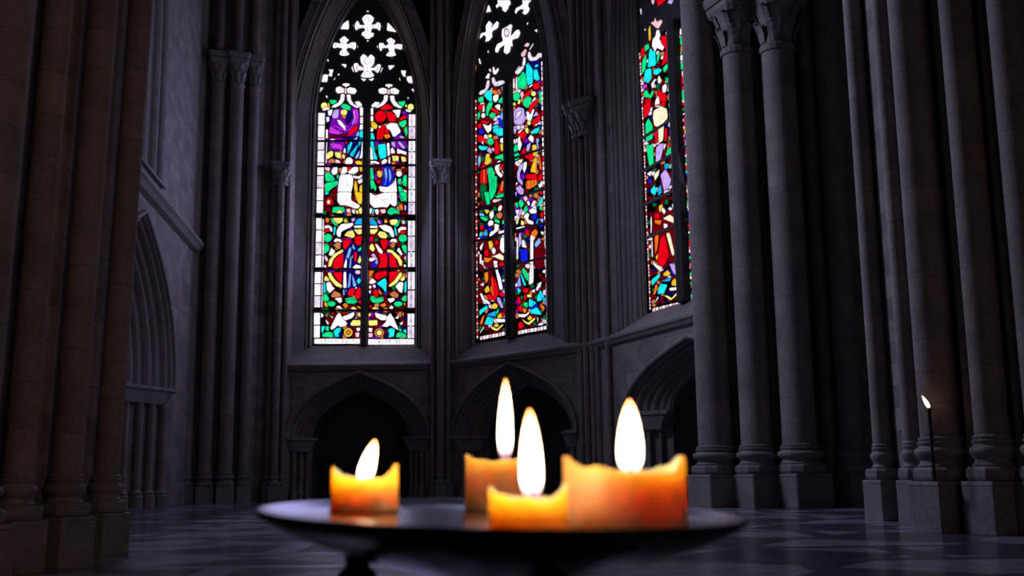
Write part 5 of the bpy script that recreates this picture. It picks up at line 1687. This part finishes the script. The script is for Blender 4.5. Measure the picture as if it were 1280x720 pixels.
def flame_mesh(r, h, lean):
    prof = [(0.30, 0.0), (0.62, .05), (.86, .13), (.98, .24), (1.0, .34), (.94, .48), (.82, .62), (.64, .76), (.42, .88), (.22, .955), (.04, 1.0)]
    mb = MB(); seg = 24; vs = []; fs = []
    for k_, (rr, t) in enumerate(prof):
        for k in range(seg):
            a = 2 * PI * k / seg
            vs.append((r * rr * math.cos(a) + lean * t ** 1.3, r * rr * math.sin(a), h * t))
    for j in range(len(prof) - 1):
        for k in range(seg):
            k2 = (k + 1) % seg; fs.append((j * seg + k, j * seg + k2, (j + 1) * seg + k2, (j + 1) * seg + k))
    fs.append(tuple(range(seg - 1, -1, -1))); fs.append(tuple(range((len(prof) - 1) * seg, len(prof) * seg)))
    return mb.add(vs, fs)

def candle(label, x, y, zb, R, rim, pool, ftop, fr, lean, power, drips=(), fx=0.0, seed=1, fbase=None):
    """rim(angle) -> height of the melted edge; pool = height of the liquid wax"""
    rnd = random.Random(seed)
    root = empty('pillar_candle', (x, y, zb)); tag(root, label, 'candle', 'lit candles on the dish')
    seg = 72
    ph = [rnd.uniform(0, 6.28) for _ in range(5)]
    def wob(a): return .0007 * math.sin(3 * a + ph[0]) + .0006 * math.sin(7 * a + ph[1]) + .0005 * math.sin(11 * a + ph[2])
    rows = []
    nz = 14
    for j in range(nz + 1):
        t = j / nz
        row = []
        for k in range(seg):
            a = 2 * PI * k / seg; z = (rim(a) + wob(a)) * t
            rr = R * (1 + .012 * math.sin(5 * a + ph[3]) * t) + (.0016 * (1 - t) ** 6)
            for da, zc, wd, amt in drips:
                dd = math.atan2(math.sin(a - da), math.cos(a - da))
                rr += amt * math.exp(-(dd / wd) ** 2) * math.exp(-((z - zc) / (.010 if zc > .004 else .006)) ** 2)
            row.append((rr * math.cos(a), rr * math.sin(a), z))
        rows.append(row)
    for f_, dz in ((.975, .0008), (.93, .0009), (.885, -.0004), (.85, -.003)):
        rows.append([(R * f_ * math.cos(2 * PI * k / seg), R * f_ * math.sin(2 * PI * k / seg), max(rim(2 * PI * k / seg) + wob(2 * PI * k / seg) + dz, pool + .0003)) for k in range(seg)])
    for f_, zz in ((.80, pool + .0008), (.74, pool), (.4, pool - .0006), (.1, pool), (.01, pool + .001)):
        rows.append([(R * f_ * math.cos(2 * PI * k / seg), R * f_ * math.sin(2 * PI * k / seg), zz) for k in range(seg)])
    vs = [p for row in rows for p in row]; fs = []
    for j in range(len(rows) - 1):
        for k in range(seg):
            k2 = (k + 1) % seg; fs.append((j * seg + k, j * seg + k2, (j + 1) * seg + k2, (j + 1) * seg + k))
    fs.append(tuple(range(seg - 1, -1, -1))); fs.append(tuple(range((len(rows) - 1) * seg, len(rows) * seg)))
    MB().add(vs, fs).build('wax_body', M['wax'], root, smooth=True, sharp=75)
    fb = (fbase if fbase is not None else pool + .004)
    MB().tube([(fx * .6, 0, pool - .002), (fx, .0, fb + .002), (fx + .001, -.0004, fb + .007)], [.0013, .0012, .0009], 8).build('wick', M['wick'], root)
    fl_ = flame_mesh(fr, ftop - zb - fb, lean).build('flame', M['flame'], root, smooth=True, sharp=80)
    fl_.location = (fx, 0, fb)
    fl_.visible_shadow = True
    return root, (x + fx + lean * .4, y, zb + fb + (ftop - zb - fb) * .38), power

CANDLES = []
c4 = lambda a: abs(math.cos(a)) ** 5
CANDLES.append(candle('small low candle standing alone on the left side of the dish, flame leaning right', -.1185, .870, .7740, .0262,
    lambda a: .0245 + .0095 * c4(a), .0175, .8290, .0064, .0085, .5, drips=((-PI / 2 + .42, .002, .28, .0080),), fx=-.0008, seed=3, fbase=.021))
CANDLES.append(candle('tall rear candle with the thinnest flame, left of centre on the dish', -.0125, .935, .7715, .0290,
    lambda a: .0405 + .0040 * c4(a) * (1 if math.cos(a) < 0 else .2), .036, .8820, .0062, .001, .55, fx=.005, seed=5, fbase=.041))
CANDLES.append(candle('short front candle with a deep scooped rim, between the rear candle and the widest candle', .0085, .680, .7650, .0245,
    lambda a: .0205 + .0075 * c4(a), .0135, .8405, .0069, -.0005, .45, drips=((-PI / 2 + .1, .006, .2, .0012), (-PI / 2 - .7, .012, .2, .001)), fx=.0022, seed=8, fbase=.0195))
CANDLES.append(candle('widest pillar candle on the right of the dish, ragged rim and broad flame', .0735, .735, .7638, .0408,
    lambda a: .0375 + .0100 * abs(math.cos(a)) ** 9 + .002 * math.sin(2 * a), .0335, .8495, .0085, .0008, .8, drips=((-PI / 2 - .2, .004, .25, .0012),), fx=.0045, seed=11, fbase=.035))
# lone taper on the plinth of the right pier
tx, ty, tz = 5.395, 14.09, .655
hold = empty('taper_holder', (tx, ty, tz)); tag(hold, 'slim black taper holder standing on the plinth of the right pier', 'candle holder')
MB().lathe([(.045, 0), (.045, .012), (.022, .02), (.019, .05), (.019, .56), (.03, .58), (.034, .62), (.026, .64)], (0, 0), 16).build('holder_rod', M['blackwax'], hold, smooth=True)
MB().lathe([(.028, .50), (.034, .515), (.028, .53)], (0, 0), 16).build('collar', M['dish'], hold, smooth=True)
tp = empty('taper_candle', (tx, ty, tz + .635)); tag(tp, 'lone thin dark taper with a small flame, far right in front of the pier', 'candle')
MB().lathe([(.022, 0), (.021, .25), (.029, .265), (.031, .285), (.02, .305)], (0, 0), 16).build('wax_body', M['blackwax'], tp, smooth=True)
MB().tube([(0, 0, .30), (-.008, 0, .32), (-.014, 0, .335)], .004, 6).build('wick', M['wick'], tp)
f5 = flame_mesh(.030, .165, -.075).build('flame', M['taper_flame'], tp, smooth=True, sharp=80); f5.location = (-.006, 0, .305)

# ------------------------------------------------------------------ lights
def point(name, loc, power, col, radius):
    l = bpy.data.lights.new(name, 'POINT'); l.energy = power; l.color = col; l.shadow_soft_size = radius
    o = bpy.data.objects.new(name, l); COL.objects.link(o); o.location = loc; o['kind'] = 'helper'
    return o
def area(name, loc, target, sx, sy, power, col, spread=180):
    l = bpy.data.lights.new(name, 'AREA'); l.shape = 'RECTANGLE'; l.size = sx; l.size_y = sy; l.energy = power; l.color = col; l.spread = math.radians(spread)
    o = bpy.data.objects.new(name, l); COL.objects.link(o); o.location = loc; o['kind'] = 'helper'
    o.rotation_euler = (Vector(target) - Vector(loc)).to_track_quat('-Z', 'Y').to_euler()
    return o
for i, (_unused, loc, pw) in enumerate(CANDLES):
    point('candle_light', loc, pw * KC, (1.0, .55, .30), .006)
point('taper_light', (tx - .05, ty - .02, tz + 1.02), .06, (1, .55, .25), .03)
# daylight entering through the tall windows
area('daylight_left', WALL_L.world(-3.5, .8, 14.0), (6.5, 17.0, 3.0), 4.5, 8.0, 330 * KL, (.60, .64, .96), 100)
def win_light(fr, uc, w_, power, col, w0):
    p = fr.world(uc, w0, 10.2); t = fr.world(uc, -14, 8.0)
    area('daylight_window', p, t, w_, 9.0, power, col)
win_light(WALL_1, 3.1, 3.4, 45 * KW, (.46, .44, 1.0), .55)
win_light(WALL_2, 3.1, 3.4, 30 * KW, (.5, .52, 1.0), .1)
win_light(WALL_3, 4.6, 3.0, 25 * KW, (.5, .56, 1.0), .1)
# dim warm fill added behind the viewer to lift the left pier
area('warm_fill', (7.0, -3, 8), (-6, 14, 3), 5, 4, 260 * KN, (1.0, .64, .57), 90)

w = bpy.data.worlds.new('dusk'); S.world = w; w.use_nodes = True
bg = w.node_tree.nodes['Background']; bg.inputs[0].default_value = (1.0, .86, .82, 1); bg.inputs[1].default_value = .013

# ------------------------------------------------------------------ camera
cam = bpy.data.cameras.new('camera'); co = bpy.data.objects.new('camera', cam); COL.objects.link(co)
cam.sensor_width = 36; cam.lens = FPX / 1280 * 36
mt = Matrix(((RT[0], UP[0], -FW[0], CAM[0]), (RT[1], UP[1], -FW[1], CAM[1]), (RT[2], UP[2], -FW[2], CAM[2]), (0, 0, 0, 1)))
co.matrix_world = mt
cam.clip_start = .05; cam.clip_end = 200
cam.dof.use_dof = True; cam.dof.focus_distance = 26; cam.dof.aperture_fstop = 7.5; cam.dof.aperture_blades = 0
S.camera = co
S.view_settings.view_transform = 'Standard'; S.view_settings.look = 'None'; S.view_settings.gamma = 1; S.view_settings.exposure = 0
S.view_settings.use_curve_mapping = False
S.cycles.use_denoising = True
S.cycles.max_bounces = 8; S.cycles.diffuse_bounces = 3; S.cycles.glossy_bounces = 4
S.cycles.sample_clamp_indirect = 12.0
S.cycles.caustics_reflective = False; S.cycles.caustics_refractive = False
